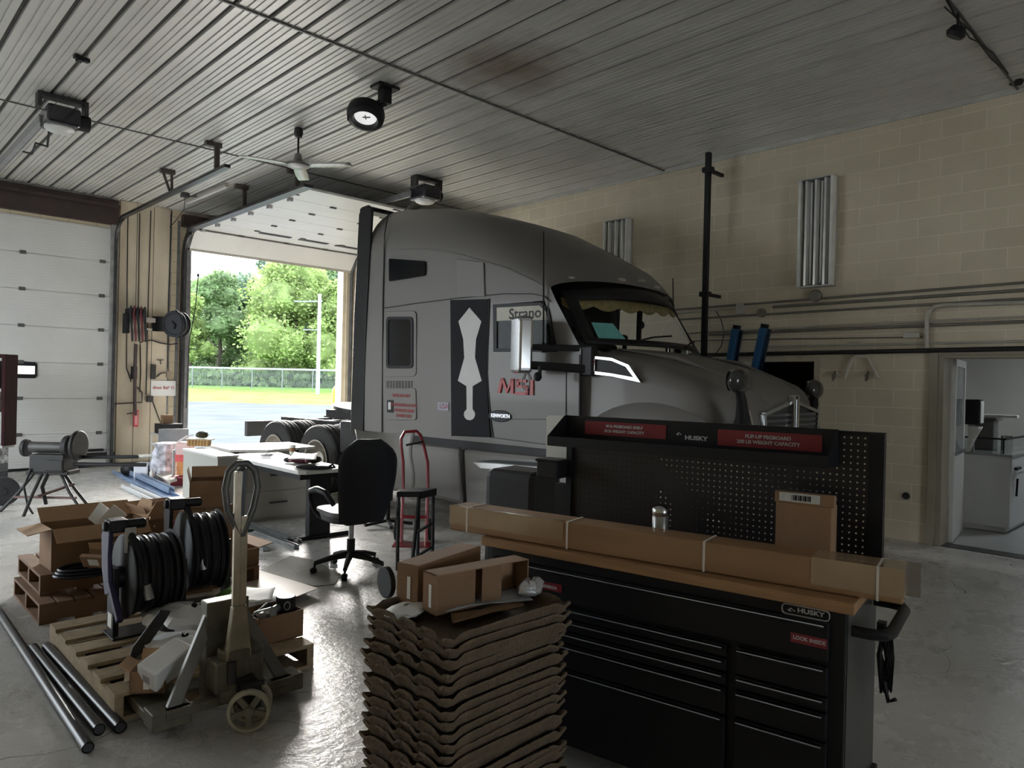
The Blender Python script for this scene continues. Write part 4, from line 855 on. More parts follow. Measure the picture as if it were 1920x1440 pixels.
for k in range(5):
    x = -.10 + .055 * k; q = MB(); q.tube([(x, -.03, .24), (x - .03, -.09, .1), (x + .01, -.10, -.2), (x + .03, -.04, -.34), (x + .035, .03, -.15), (x + .02, .02, .18)], .018, 8, closed=True); q.build('hose', mat('hose_maroon', (.11, .02, .025), .5, 0, .2) if k % 2 else rubber, t)
p = DW(288, 602, -.12); single('wall_beam', 'pale horizontal steel beam on the wall between the hoses and the hose reel', 'beam', MB().box(-.16, .24, -.05, .05, -.03, .05).box(-.14, .22, .0, .06, -.16, -.13), mat('beam_pale', (.50, .47, .43), .5, .1), p, bevel=.004)
def wallbox(name, px, py, w, h, d, m_, label, cat):
    p = PW(px, py); return single(name, label, cat, MB().box(-w, w, -d, 0, -h, h), m_, (p.x, p.y - .001, p.z), bevel=.004)
wb = thing('white_sign', 'white board with red handwriting on the wall between the doors', 'sign', (PW(306, 728).x, -.046, PW(306, 728).z)); MB().box(-.21, .21, -.012, 0, -.135, .135).build('board', white, wb)
text('handwriting', 'dhesi BaF O', .075, mat('marker_red', (.35, .03, .05), .6), face((0, -.0135, .01), (1, 0, 0), (0, 0, 1)), wb, .001)
wallbox('control_box', 250, 699, .045, .11, .07, black, 'black wall control box left of the white sign, under the hanging hoses', 'control box')
wallbox('control_box', 286, 697, .04, .13, .06, mat('control_dark', (.03, .028, .026), .5), 'black upright control box above the white sign', 'control box')
wallbox('outlet', 280, 748, .05, .055, .06, dsteel, 'dark wall outlet below the left corner of the white sign, with a cord', 'outlet')
wallbox('push_button', 315, 702, .035, .06, .05, mat('button_tan', (.25, .2, .15), .5), 'tan switch with a curved conduit above the right part of the white sign', 'switch')
et = thing('red_tag', 'red hanging inspection tag low on the wall between the doors', 'tag', (PW(253, 783).x, -.10, PW(253, 783).z)); MB().box(-.04, .04, -.015, .015, -.16, .14).build('tag_plate', mat('tag_red', (.50, .06, .08), .5), et, bevel=.008); MB().box(-.022, .022, -.0165, -.015, -.12, .10).build('tag_face', mat('tag_pink', (.62, .28, .28), .5), et)
bl = PW(253, 645); q = MB(); q.tube([(0, 0, 0), (-.01, -.02, -.5), (.0, -.01, -1.0), (.02, 0, -1.25)], .03, 8); q.tube([(.02, 0, -1.2), (-.12, 0, -1.22)], .012, 6); q.tube([(.03, 0, -.75), (.12, 0, -.85), (.12, 0, -1.02), (-.35, 0, -1.05)], .014, 6); tag(q.build('air_line', mat('air_line_dark', (.06, .04, .04), .5, .2), mx=Matrix.Translation(bl + Vector((0, -.05, 0)))), 'dark air line dropping from the hanging hoses to the red tag', 'hose')
for pts, lb in ((((240, 400), (238, 560), (237, 690), (246, 716)), 'dark cord running down beside the closed door track'), (((262, 400), (259, 590)), 'dark cord from the ceiling to the hanging hoses'), (((283, 395), (278, 560), (274, 740)), 'dark cord from the ceiling to the wall outlet'), (((322, 395), (316, 560), (314, 690)), 'dark cord from the ceiling to the tan switch'), (((286, 752), (298, 785), (308, 806)), 'thin cord sloping from the wall outlet to the monitor'), (((263, 645), (264, 700), (262, 735)), 'grey pipe under the curved hose on the wall')):
    q = MB(); q.tube([PW(x, y, .055) for x, y in pts], .008, 6); tag(q.build('power_cable', black), lb, 'cord')
q = MB(); q.tube([PW(x, y, .08) for x, y in ((262, 643), (270, 639), (285, 638), (300, 643), (318, 646), (333, 644))], .012, 6); tag(q.build('curved_hose', black), 'black hose curving across the wall to the hose reel', 'hose')
q = MB(); q.tube([PW(x, y, .06) for x, y in ((294, 707), (302, 700), (310, 699))], .01, 6); q.tube([PW(x, y, .06) for x, y in ((294, 675), (307, 675))], .008, 6); q.tube([PW(301, 675, .06), PW(301, 683, .06)], .008, 6); tag(q.build('bent_conduit', dsteel), 'small bent conduit and bracket above the white sign', 'conduit')
q = MB(); q.tube([DW(372, 515, -.5), DW(366, 580, -.5), DW(355, 640, -.5), DW(352, 700, -.5), DW(349, 765, -.5)], .008, 6); q.cyl(DW(371, 513, -.5), DW(372, 519, -.5), .02); tag(q.build('pull_rope', black), 'thin pull rope hanging in the open doorway beside the hose reel', 'rope')
q = MB(); q.tube([DW(215, 800, -.13), DW(212, 870, -.13)], .02, 6); 
bar = thing('door_lock_bar', 'black lock bar bolted across the foot of the closed door near the jamb', 'lock bar', (DW(180, 850).x, -.03, DW(180, 852).z)); MB().box(-.35, .28, -.05, -.0, -.02, .03).box(-.3, .1, -.045, -.0, .06, .10).build('bar', black, bar, bevel=.005)
# ================================================================ WORKBENCH GROUP
BA, BB_ = Vector((-6.298, -11.337, 0)), Vector((-6.027, -12.819, 0)); BL = (BB_ - BA).length; BR = head(BA, BB_)
BM = Matrix.Translation(BA) @ Matrix.Rotation(BR, 4, 'Z'); BI = BM.inverted()
def BP(px, py, y=0.0):          # point on a plane of constant local y of the bench
    o = BI @ EYE; d = BI.to_3x3() @ ray(px, py); q = o + d * ((y - o.y) / d.y); return (q.x, q.z)
navy = mat('tool_chest_black', (.006, .0065, .009), .5, 0, .1); navy.node_tree.nodes['Principled BSDF'].inputs['Specular IOR Level'].default_value = .3
bench = thing('tool_workbench', 'long black rolling tool workbench with a wooden top and many drawers', 'workbench', BA, BR)
q = MB(); q.box(.02, BL - .02, .025, .60, .12, .865); q.box(.0, BL, .03, .60, .10, .14); bb = q.build('cabinet', navy, bench, bevel=.004)
wood = mat('bench_wood', (.30, .165, .075), .45, 0, .18, 6, stretch=(1, 6, 6))
MB().box(-.01, BL + .01, -.01, .62, .872, .91).build('wooden_top', wood, bench, bevel=.004)
MB().box(BL - .022, BL - .018, .05, .60, .14, .86).build('side_panel', mat('side_grey', (.028, .029, .028), .4, .1), bench)
lip = mat('drawer_lip_glint', (.62, .66, .75), .35, .6, .05)
def drawer(x0, x1, z0, z1):
    d = MB().box(x0, x1, -.0, .03, z0, z1).build('drawer', navy, bench, bevel=.003)
    MB().bar((x0 + .01, -.012, z1 - .008), (x1 - .01, -.012, z1 - .008), .018, .010).build('drawer_pull', mat('pull_dark', (.012, .013, .018), .35, .2), d, bevel=.004)
    MB().bar((x0 + .01, -.0215, z1 - .0045), (x1 - .01, -.0215, z1 - .0045), .003, .0028).build('pull_glint', lip, d)  # pale strip paints the highlight along the drawer pull
zt_ = BP(1567, 1180, -.012)[1] + .008; drawer(.04, BL - .07, BP(1383, 1219, -.012)[1] + .022, zt_)
xm0, xm1 = BP(1361, 1230)[0], BP(1379, 1230)[0]
zl = [BP(1360, y_, -.012)[1] + .008 for y_ in (1214, 1241, 1268, 1295)]; zl = zl + [BP(1360, 1350, -.012)[1] + .008, .16]
for a, b_ in zip(zl[:-1], zl[1:]): drawer(.04, xm0, b_ + .004, a - .004)
zr = [BP(1383, y_, -.012)[1] + .008 for y_ in (1219, 1273.5, 1301, 1354)] + [.16]
for a, b_ in zip(zr[:-1], zr[1:]): drawer(xm1, BL - .07, b_ + .004, a - .004)
silver = mat('print_silver', (.50, .51, .52), .4, .3); redl = mat('label_red', (.20, .012, .022), .4, 0, .04)
def btext(name, s, px, py, h, par, m_=silver, y=-.0035, sx=1, bold=.001, sp=1.0):
    a = BP(px, py, y); return text(name, s, h, m_, face((a[0], y, a[1]), (1, 0, 0), (0, 0, 1)), par, bold, sx, sp=sp)
def rounded(cx, cz, w, h, r=.01): return rrect([(cx - w, cz - h), (cx + w, cz - h), (cx + w, cz + h), (cx - w, cz + h)], r)
c = BP(1510, 1148, .02)
q = MB(); ringp(q, rounded(c[0], c[1], .078, .018, .016), rounded(c[0], c[1], .0755, .0155, .014), .018, .025); lb_ = q.build('logo_plate', silver, bench)
def emblem(cx, cz, y, s, par):
    q = MB(); q.prism([(cx - s, cz - .15 * s), (cx - .55 * s, cz + .05 * s), (cx - .1 * s, cz + .55 * s), (cx + .45 * s, cz + .1 * s), (cx + s, cz - .1 * s), (cx + .6 * s, cz - .35 * s), (cx + .5 * s, cz - .1 * s), (cx, cz + .25 * s), (cx - .35 * s, cz - .1 * s), (cx + .1 * s, cz - .3 * s), (cx - .1 * s, cz - .5 * s), (cx - .5 * s, cz - .4 * s)], y - .0008, y, 'y'); q.build('emblem', silver, par)
emblem(c[0] - .045, c[1], .0175, .014, bench); btext('logo_lettering', 'HUSKY', 1520, 1149, .022, bench, y=.0172, sx=1.25, bold=.0006)
c = BP(1516, 1201, -.001); lp = MB().box(c[0] - .058, c[0] + .058, -.003, .0, c[1] - .016, c[1] + .016).build('red_label', redl, bench); btext('label_lettering', 'LOOK INSIDE', 1517, 1201, .018, lp, sx=.95, bold=.0004)
c = BP(1015, 1096, -.001); lp = MB().box(c[0] - .10, c[0] + .10, -.003, .0, c[1] - .016, c[1] + .016).build('red_label', redl, bench); btext('label_lettering', '52 in. WORKBENCH', 1018, 1098, .016, lp, sx=.95)
q = MB(); q.tube([(BL - .01, .07, .80), (BL + .045, .07, .80), (BL + .085, .085, .80), (BL + .10, .13, .80), (BL + .10, .44, .80), (BL + .085, .485, .80), (BL + .045, .50, .80), (BL - .01, .50, .80)], .019, 12); q.build('side_handle', black, bench)
q = MB()
for k in range(4): q.tube([(BL + .02 + .008 * k, .50 + .012 * k, .70), (BL + .035 + .005 * k, .52 + .012 * k, .58), (BL + .02 + .01 * k, .50 + .01 * k, .46), (BL + .01, .49 + .012 * k, .60)], .007, 6, closed=True)
q.box(BL + .0, BL + .03, .50, .54, .66, .72); q.tube([(BL + .03, .5, .5), (BL + .05, .47, .44), (BL + .075, .46, .46)], .008, 6); q.build('power_cord', black, bench)
for x, y in ((.12, .1), (BL - .12, .1), (.12, .5), (BL - .12, .5)):
    q = MB(); q.cyl((x - .02, y, .055), (x + .02, y, .055), .055); q.box(x - .03, x + .03, y - .03, y + .03, .05, .11); q.build('caster', black, bench)
# pegboard, holes are real openings in the sheet
mt, nt, b = nt_new('pegboard_sheet'); L = nt.links.new
tc = nt.nodes.new('ShaderNodeTexCoord'); sx_ = nt.nodes.new('ShaderNodeSeparateXYZ'); L(tc.outputs['Object'], sx_.inputs[0])
def fr(sock):
    d = nt.nodes.new('ShaderNodeMath'); d.operation = 'DIVIDE'; L(sock, d.inputs[0]); d.inputs[1].default_value = .0254
    f = nt.nodes.new('ShaderNodeMath'); f.operation = 'FRACT'; L(d.outputs[0], f.inputs[0])
    s_ = nt.nodes.new('ShaderNodeMath'); s_.operation = 'SUBTRACT'; L(f.outputs[0], s_.inputs[0]); s_.inputs[1].default_value = .5
    p_ = nt.nodes.new('ShaderNodeMath'); p_.operation = 'POWER'; L(s_.outputs[0], p_.inputs[0]); p_.inputs[1].default_value = 2; return p_.outputs[0]
ad = nt.nodes.new('ShaderNodeMath'); ad.operation = 'ADD'; L(fr(sx_.outputs['X']), ad.inputs[0]); L(fr(sx_.outputs['Z']), ad.inputs[1])
gt = nt.nodes.new('ShaderNodeMath'); gt.operation = 'GREATER_THAN'; L(ad.outputs[0], gt.inputs[0]); gt.inputs[1].default_value = .020
L(gt.outputs[0], b.inputs['Alpha']); b.inputs['Base Color'].default_value = (.008, .0085, .012, 1); b.inputs['Roughness'].default_value = .4
pegm = mt
q = MB(); YP = .60
q.add([(0.09, YP, .92), (BL - .05, YP, .92), (BL - .05, YP, 1.425), (0.09, YP, 1.425)], [(0, 1, 2, 3)]); pg = q.build('pegboard', pegm, bench)
q = MB(); q.box(.065, .095, YP - .02, YP + .03, 1.09, 1.43); q.box(.0, .095, YP - .02, YP + .03, .905, 1.09); q.box(BL - .055, BL - .0, YP - .02, YP + .03, .90, 1.43); q.box(.065, BL, YP - .005, YP + .03, 1.42, 1.435); q.build('pegboard_frame', navy, pg)
MB().box(.07, BL * .36, YP + .006, YP + .03, .9, 1.27).build('back_plate', navy, pg)
x0, x1 = .055, BP(1563, 830, YP - .1)[0]
q = MB(); q.box(x0, x1, YP - .175, YP - .003, 1.295, 1.305); q.bar((x0, YP - .18, 1.32), (x1, YP - .18, 1.32), .012, .045); q.prism([(YP - .185, 1.30), (YP - .004, 1.30), (YP - .004, 1.44), (YP - .03, 1.44), (YP - .185, 1.345)], x0, x0 + .006, 'x'); q.prism([(YP - .185, 1.30), (YP - .004, 1.30), (YP - .004, 1.44), (YP - .03, 1.44), (YP - .185, 1.345)], x1 - .006, x1, 'x'); q.box(x0, x1, YP - .012, YP - .004, 1.33, 1.44); sh = q.build('flip_shelf', navy, pg)
def panel_label(pa, pb_, name, m_, par, y):
    a, b2 = BP(*pa, y), BP(*pb_, y); return MB().box(min(a[0], b2[0]), max(a[0], b2[0]), y - .002, y, min(a[1], b2[1]), max(a[1], b2[1])).build(name, m_, par)
YL = YP - .0125
def zlabel(x0p, x1p, ymid, zc_, hh, lines, ts, sx):
    a, b2 = BP(x0p, ymid, YL)[0], BP(x1p, ymid, YL)[0]
    l_ = MB().box(a, b2, YL - .002, YL, zc_ - hh, zc_ + hh).build('red_label', redl, sh)
    for k, s in enumerate(lines): text('label_lettering', s, ts, silver, face(((a + b2) / 2, YL - .0035, zc_ + .012 - .024 * k), (1, 0, 0), (0, 0, 1)), l_, .0005, sx)
zlabel(1097, 1249, 805, 1.385, .033, ('40 lb PEGBOARD SHELF', '50 lb WEIGHT CAPACITY'), .019, 1.0)
zlabel(1346, 1542, 818, 1.378, .035, ('FLIP-UP PEGBOARD', '200 LB WEIGHT CAPACITY'), .021, 1.05)
c = (BP(1273, 812, YL)[0], 1.382); emblem(c[0], c[1], YL - .001, .014, sh); btext('logo_lettering', 'HUSKY', 1305, 822, .026, sh, y=YL - .001, sx=1.3, bold=.001)
# white panel and black bin beside the board
YW = YP + .05
def fpoly(name, label, cat, pts, y, th, m_, **k):
    q = MB(); q.prism([BP(px, py, y) for px, py in pts], y, y + th, 'y'); o = q.build(name, m_, **k); o.matrix_world = BM; return tag(o, label, cat)
fpoly('cardboard_cutout', 'white cut cardboard panel sticking up behind the left end of the pegboard shelf', 'panel', [(1024, 783), (1028, 779), (1066, 779), (1072, 788), (1072, 800), (1078, 895), (1068, 895), (1024, 893)], YW, .012, paper)
q = MB(); c = BP(1048, 875, YP - .01); q.box(c[0] - .065, c[0] + .055, YP - .12, YP - .0, c[1] - .05, c[1] + .04); q.box(c[0] - .072, c[0] + .062, YP - .128, YP + .002, c[1] + .032, c[1] + .045); o = q.build('parts_bin', black, bevel=.008); o.matrix_world = BM; tag(o, 'black plastic parts bin hung at the left end of the pegboard', 'bin')
c = BP(967, 880, YP + .35); q = MB(); q.box(-.17, .20, -.14, .16, 0, c[1]); o = q.build('black_case', mat('case_black', (.006, .006, .009), .5, 0, .1), bevel=.045); o.matrix_world = BM @ Matrix.Translation((c[0], YP + .4, 0)); tag(o, 'tall rounded black case standing behind the left end of the workbench', 'case')
# long carton lying on the bench
A3, B3 = Vector((-6.33, -11.13, .912)), Vector((-5.925, -12.94, .912)); LL = (B3 - A3).length
lc = thing('long_carton', 'very long narrow brown carton lying along the workbench', 'carton', A3, head(A3, B3))
cardl = mat('carton_tan', (.26, .145, .066), .55, 0, .12, 3, .08, 90, stretch=(.6, 3, 3), coat=.15)
MB().box(0, LL, 0, .135, 0, .112).build('carton', cardl, lc, bevel=.006)
tp_ = mat('tape_clear', (.33, .23, .14), .18, 0, .08, coat=.5); st_w = mat('strap_white', (.62, .58, .52), .4)
for x in (.10, .62, 1.20, 1.78): MB().box(x - .004, x + .004, -.0025, .1375, -.0, .1145).build('strap', st_w, lc)
MB().box(.0, .60, -.0015, .02, .03, .1135).build('tape', tp_, lc); MB().box(LL - .28, LL + .002, -.0015, .1365, .02, .1135).build('tape', tp_, lc)
MB().box(LL - .02, LL + .045, .05, .14, .02, .112).build('plastic_flap', mat('plastic_film', (.25, .22, .19), .15, 0, .1, alpha=.6), lc)
# small carton on the bench against the board
c0 = BP(1453, 1010, .42); c1 = BP(1558, 1020, .42)
sc_ = thing('small_carton', 'small upright brown carton with a taped label, in front of the pegboard', 'carton', BM @ Vector((c0[0], .42, .912)), BR)
w_ = c1[0] - c0[0]; MB().box(0, w_, 0, .10, 0, .235).build('carton', card, sc_, bevel=.004); MB().box(-.004, w_ + .01, -.006, .03, .235, .28).build('flap', card, sc_, bevel=.003)
lb_ = MB().box(.015, w_ * .80, -.009, -.0065, .243, .277).build('paper_label', mat('label_print', (.50, .50, .47), .6, 0, .1, 40), sc_)
q = MB()
for k in range(12): q.box(w_ * .30 + k * .006, w_ * .30 + k * .006 + .002 + .002 * (k % 3), -.0097, -.009, .249, .270)
q.build('barcode', black, lb_)
c = BP(1238, 985, .33); fl = thing('steel_flask', 'round-topped shiny steel flask standing behind the long carton', 'flask', BM @ Vector((c[0], .33, .912)), 0)
hh = max(.10, BP(1238, 946, .33)[1] - .912); MB().lathe([(.001, 0), (.034, 0), (.034, hh - .05), (.030, hh - .045)], 24).build('body', mat('flask_grey', (.30, .31, .30), .3, .7), fl); MB().lathe([(.030, hh - .05), (.036, hh - .035), (.034, hh - .015), (.022, hh - .003), (.001, hh)], 24).build('lid', chrome, fl)
# ================================================================ STACK OF PULP TRAYS
pulp = mat('moulded_pulp', (.115, .083, .052), .9, 0, .16, 18, .5, 70)
def tray_mesh(seed, tilt=0):
    rr = random.Random(seed); Wd, Dp, Hh = .585, .435, .055
    def per(t):                 # rectangle perimeter with corner notches
        P_ = [(0, 0), (1, 0), (1, 1), (0, 1)]; k = int(t) % 4; f = t - int(t); a, b_ = P_[k], P_[(k + 1) % 4]
        return a[0] + (b_[0] - a[0]) * f, a[1] + (b_[1] - a[1]) * f, k, f
    N = 36; rows = [[], [], [], [], []]
    for s in range(4 * N):
        u, v, k, f = per(s / N); L = Wd if k % 2 == 0 else Dp
        dip = 0
        if k % 2: 
            for c_ in (.40, .66): dip = max(dip, math.exp(-((f - c_) / .045) ** 4))
        cd = min(f, 1 - f) * L; dip = max(dip, .9 * math.exp(-((cd - .03) / .022) ** 2))
        wob = .0022 * math.sin(s * .13 + seed) + .0012 * rr.uniform(-1, 1) + .004 * math.sin(PI * f); z0 = -.017 * dip + wob
        for i, (ins, z) in enumerate(((-.003, z0 - .010), (-.001, z0), (.006, z0 - .004 - .010 * dip), (.011, -Hh * .62 - .010 * dip), (.035, -Hh))):
            iu, iv = ins / Wd, ins / Dp; x = (u * (1 - 2 * iu) + iu) * Wd; y = (v * (1 - 2 * iv) + iv) * Dp
            j = .0016 * rr.uniform(-1, 1); rows[i].append((x + j, y + j, z))
    q = MB(); q.grid(rows, closed=True)
    n = 4 * N; o = len(q.v) - n; q.f.append(tuple(range(o, o + n))); q.sm.append(True)
    return q
TS = Vector((-7.027, -11.985, 0)); TZr = math.radians(4.0); pitch = .0345
protos = []
lab_mid = 'brown moulded pulp tray nested in the tall stack in front of the workbench'
for k in range(22):
    z = .055 + pitch * k + (.012 if k > 18 else 0) + (.012 if k > 15 else 0); rr = random.Random(k + 50)
    loc = TS + Vector((rr.uniform(-.007, .007), rr.uniform(-.007, .007), z)); rz = rr.uniform(-.02, .02) + TZr * 0
    if k < 5: o = tray_mesh(k * 3 + 1).build('pulp_tray', pulp, solid=.0035, sharp=60); protos.append(o)
    else: o = protos[k % 5].copy(); COL.objects.link(o)
    o.location = loc; o.rotation_euler = (rr.uniform(-.006, .006), rr.uniform(-.006, .006), rz + math.radians(2))
    tag(o, 'topmost pulp tray of the tall stack, holding open cartons and papers' if k == 21 else 'second pulp tray from the top of the stack, sagging open at its near corner' if k == 18 and False else lab_mid, 'tray', 'nested pulp trays in the stack')
ZT = .055 + pitch * 21 + .024 - .05
def openbox(name, label, loc, rz, w, d, h, m_=card, flaps=(), th=.005, cat='carton', group=None, inner=None, label2=None, tilt=None):
    t = thing(name, label, cat, loc, rz, group)
    if tilt: t.rotation_euler = (*tilt, rz)
    q = MB(); q.box(0, w, 0, d, 0, th); q.box(0, w, 0, th, 0, h); q.box(0, w, d - th, d, 0, h); q.box(0, th, 0, d, 0, h); q.box(w - th, w, 0, d, 0, h); q.build('carton', m_, t)
    for side, L, ang in flaps:   # side: -y, +y, -x, +x ; ang 0 up, pi/2 flat outward
        q = MB(); s_, c_ = math.sin(ang), math.cos(ang)
        if side == '-y': q.bar((w / 2, 0, h), (w / 2, -L * s_, h + L * c_), w - .01, th, up=(0, c_, s_))
        if side == '+y': q.bar((w / 2, d, h), (w / 2, d + L * s_, h + L * c_), w - .01, th, up=(0, c_, -s_))
        if side == '-x': q.bar((0, d / 2, h), (-L * s_, d / 2, h + L * c_), d - .01, th, up=(c_, 0, s_))
        if side == '+x': q.bar((w, d / 2, h), (w + L * s_, d / 2, h + L * c_), d - .01, th, up=(c_, 0, -s_))
        q.build('flap', mat('flap_tan', (.42, .27, .16), .85, 0, .08, 5), t)
    if label2: q = MB(); q.box(*label2); q.build('paper_label', paper, t)
    return t
ZB = ZT + .035
a = G(783, 1135, ZB); b_ = G(915, 1075, ZB); rzA = head(G(752, 1110, ZB), G(905, 1055, ZB))
t = thing('closed_carton', 'long closed brown carton lying on the pulp tray stack, the rear one', 'carton', G(783, 1137, ZB), rzA)
MB().box(0, .40, 0, .10, 0, .145).build('carton', card, t, bevel=.003); MB().box(-.0015, 0, .035, .05, .02, .10).build('label', paper, t)
MB().cyl((.08, .13, .07), (.10, .16, .07), .06).build('black_disc', black, t) if False else None
rzB = head(G(816, 1152, ZB), G(968, 1118, ZB))
t = thing('open_carton', 'brown carton lying on its side with its open front showing, on the pulp tray stack', 'carton', G(817, 1155, ZB), rzB)
q = MB(); q.box(0, .42, 0, .085, .135, .139); q.box(0, .42, 0, .085, 0, .004); q.box(0, .004, 0, .085, 0, .139); q.box(.416, .42, 0, .085, 0, .139); q.box(0, .42, .081, .085, 0, .139); q.build('carton', card, t)
MB().box(.004, .17, .002, .006, .0, .135).build('front_flap', cardin, t); MB().box(.20, .29, .002, .006, .0, .135).build('front_flap', cardin, t); MB().box(-.0015, 0, .03, .045, .02, .10).build('label', paper, t)
def sheet(name, label, cat, pts, z, m_, seed=1, n=9, amp=.012, th=.0015):
    rr = random.Random(seed); P_ = [Vector(p) if len(p) == 3 else G(p[0], p[1], z) for p in pts]; rows = []
    for i in range(n):
        row = []
        for j in range(n):
            u, v = i / (n - 1), j / (n - 1); p = (P_[0] * (1 - u) + P_[1] * u) * (1 - v) + (P_[3] * (1 - u) + P_[2] * u) * v
            row.append(p + Vector((0, 0, amp * (rr.random() + math.sin(u * 5 + seed) * math.cos(v * 4 + seed)) + amp)))
        rows.append(row)
    q = MB(); q.grid(rows); o = q.build(name, m_, solid=th, sharp=30 if amp > .02 else 60); return tag(o, label, cat)
grey = mat('paper_grey', (.36, .37, .38), .5, 0, .05)
sheet('paper_sheet', 'grey flat sheet lying in front of the open carton on the tray stack', 'sheet', [(835, 1152, ), (1000, 1126), (960, 1108), (838, 1128)], ZB + .0, grey, 3, amp=.006)
foil = mat('silver_bag', (.55, .55, .55), .25, .5, .2, 20, .4, 20)
def bag(name, label, c, w, d, h, m_, seed, rz=0, cat='bag'):
    rr = random.Random(seed); q = MB(); rows = []
    for i in range(9):
        th = .05 + (PI - .1) * i / 8; rows.append([(w / 2 * math.sin(th) ** .7 * math.cos(b) * rr.uniform(.8, 1.1), d / 2 * math.sin(th) ** .7 * math.sin(b) * rr.uniform(.8, 1.1), h / 2 + h / 2 * math.cos(th) * rr.uniform(.75, 1.15)) for b in [2 * PI * k / 14 for k in range(14)]])
    q.grid(rows, closed=True); q.v = [Vector((v.x, v.y, max(v.z, .002))) for v in q.v]; o = q.build(name, m_, sharp=22); o.location = c; o.rotation_euler = (0, 0, rz); return tag(o, label, cat)
bag('silver_bag', 'crumpled silver bag beside the open carton on the tray stack', G(995, 1118, ZB), .13, .08, .07, foil, 5)
bag('white_wrapper', 'crumpled white plastic wrapper on the left part of the tray stack', G(762, 1152, ZB - .02), .20, .13, .035, paper, 6, .3)
sheet('cardboard_strip', 'dark folded cardboard strip along the near edge of the topmost tray', 'cardboard', [(850, 1172), (985, 1140), (975, 1128), (845, 1158)], ZB - .01, cardin, 8, amp=.006, th=.004)
p = G(748, 1118, ZB); single('black_disc', 'round black disc standing behind the rear carton on the tray stack', 'disc', MB().cyl((0, -.01, .06), (0, .01, .06), .06, n=24), black, (p.x - .01, p.y + .07, ZB - .02), rzA + 1.2, bevel=.003)
# ================================================================ FLOOR THINGS, LEFT HALF
VR = -math.radians(44)          # a thing turned squarely towards the entrance side
pw = mat('pallet_wood', (.34, .26, .165), .75, 0, .18, 5, .15, 60, stretch=(3, 3, 3)); pwd = mat('pallet_wood_brown', (.19, .105, .058), .75, 0, .18, 5, .15, 60)
def pallet(name, label, x0, x1, y0, y1, z, m_, n=7, slat='x', loc=(0, 0, 0), rz=0):
    t = thing(name, label, 'pallet', (x0, y0, z), rz); Wd, Dp = x1 - x0, y1 - y0
    for k in range(n):
        if slat == 'x': bw_ = .14 if n == 6 else .09; a = (Dp - bw_) * k / (n - 1); MB().box(0, Wd, a, a + bw_, .112, .132).build('deck_board', m_, t, bevel=.002)
        else: a = (Wd - .09) * k / (n - 1); MB().box(a, a + .09, 0, Dp, .112, .132).build('deck_board', m_, t, bevel=.002)
    for k in range(3):
        if slat == 'x': a = (Wd - .04) * k / 2; MB().box(a, a + .04, 0, Dp, .02, .112).build('stringer', m_, t, bevel=.002)
        else: a = (Dp - .04) * k / 2; MB().box(0, Wd, a, a + .04, .02, .112).build('stringer', m_, t, bevel=.002)
    for k in range(3):
        if slat == 'x': a = (Dp - .1) * k / 2; MB().box(0, Wd, a, a + .1, 0, .02).build('base_board', m_, t)
        else: a = (Wd - .1) * k / 2; MB().box(a, a + .1, 0, Dp, 0, .02).build('base_board', m_, t)
    return t
pallet('wooden_pallet', 'pale wooden pallet on the pallet jack, loaded with hose reels and bags', -7.45, -6.45, -10.12, -8.85, .0, pw, 6)
PZ = .134
# black pipes on the floor
for k, (x0, y0, x1, y1, r_, lb) in enumerate(((0, 1150, 165, 1402, .024, 'long black pipe, the outermost of the pipes lying beside the pallet'), (62, 1214, 186, 1368, .026, 'black pipe lying between the outermost pipe and the one nearest the pallet'), (88, 1213, 226, 1364, .027, 'black pipe lying close along the edge of the pale pallet'), (108, 1222, 214, 1340, .018, 'thin black pipe tucked between the thick pipe and the pallet edge'))):
    a, b_ = G(x0, y0, r_), G(x1, y1, r_)
    if k == 0: a = a + (a - b_) * .15
    q = MB(); q.tube([a, b_], r_, 16, caps=False); q.tube([b_ + (b_ - a).normalized() * .001, b_ - (b_ - a).normalized() * .05], r_ * .8, 14)
    tag(q.build('black_pipe', mat('pipe_black', (.014, .014, .017), .3, .2, .15)), lb, 'pipe', 'black pipes on the floor')
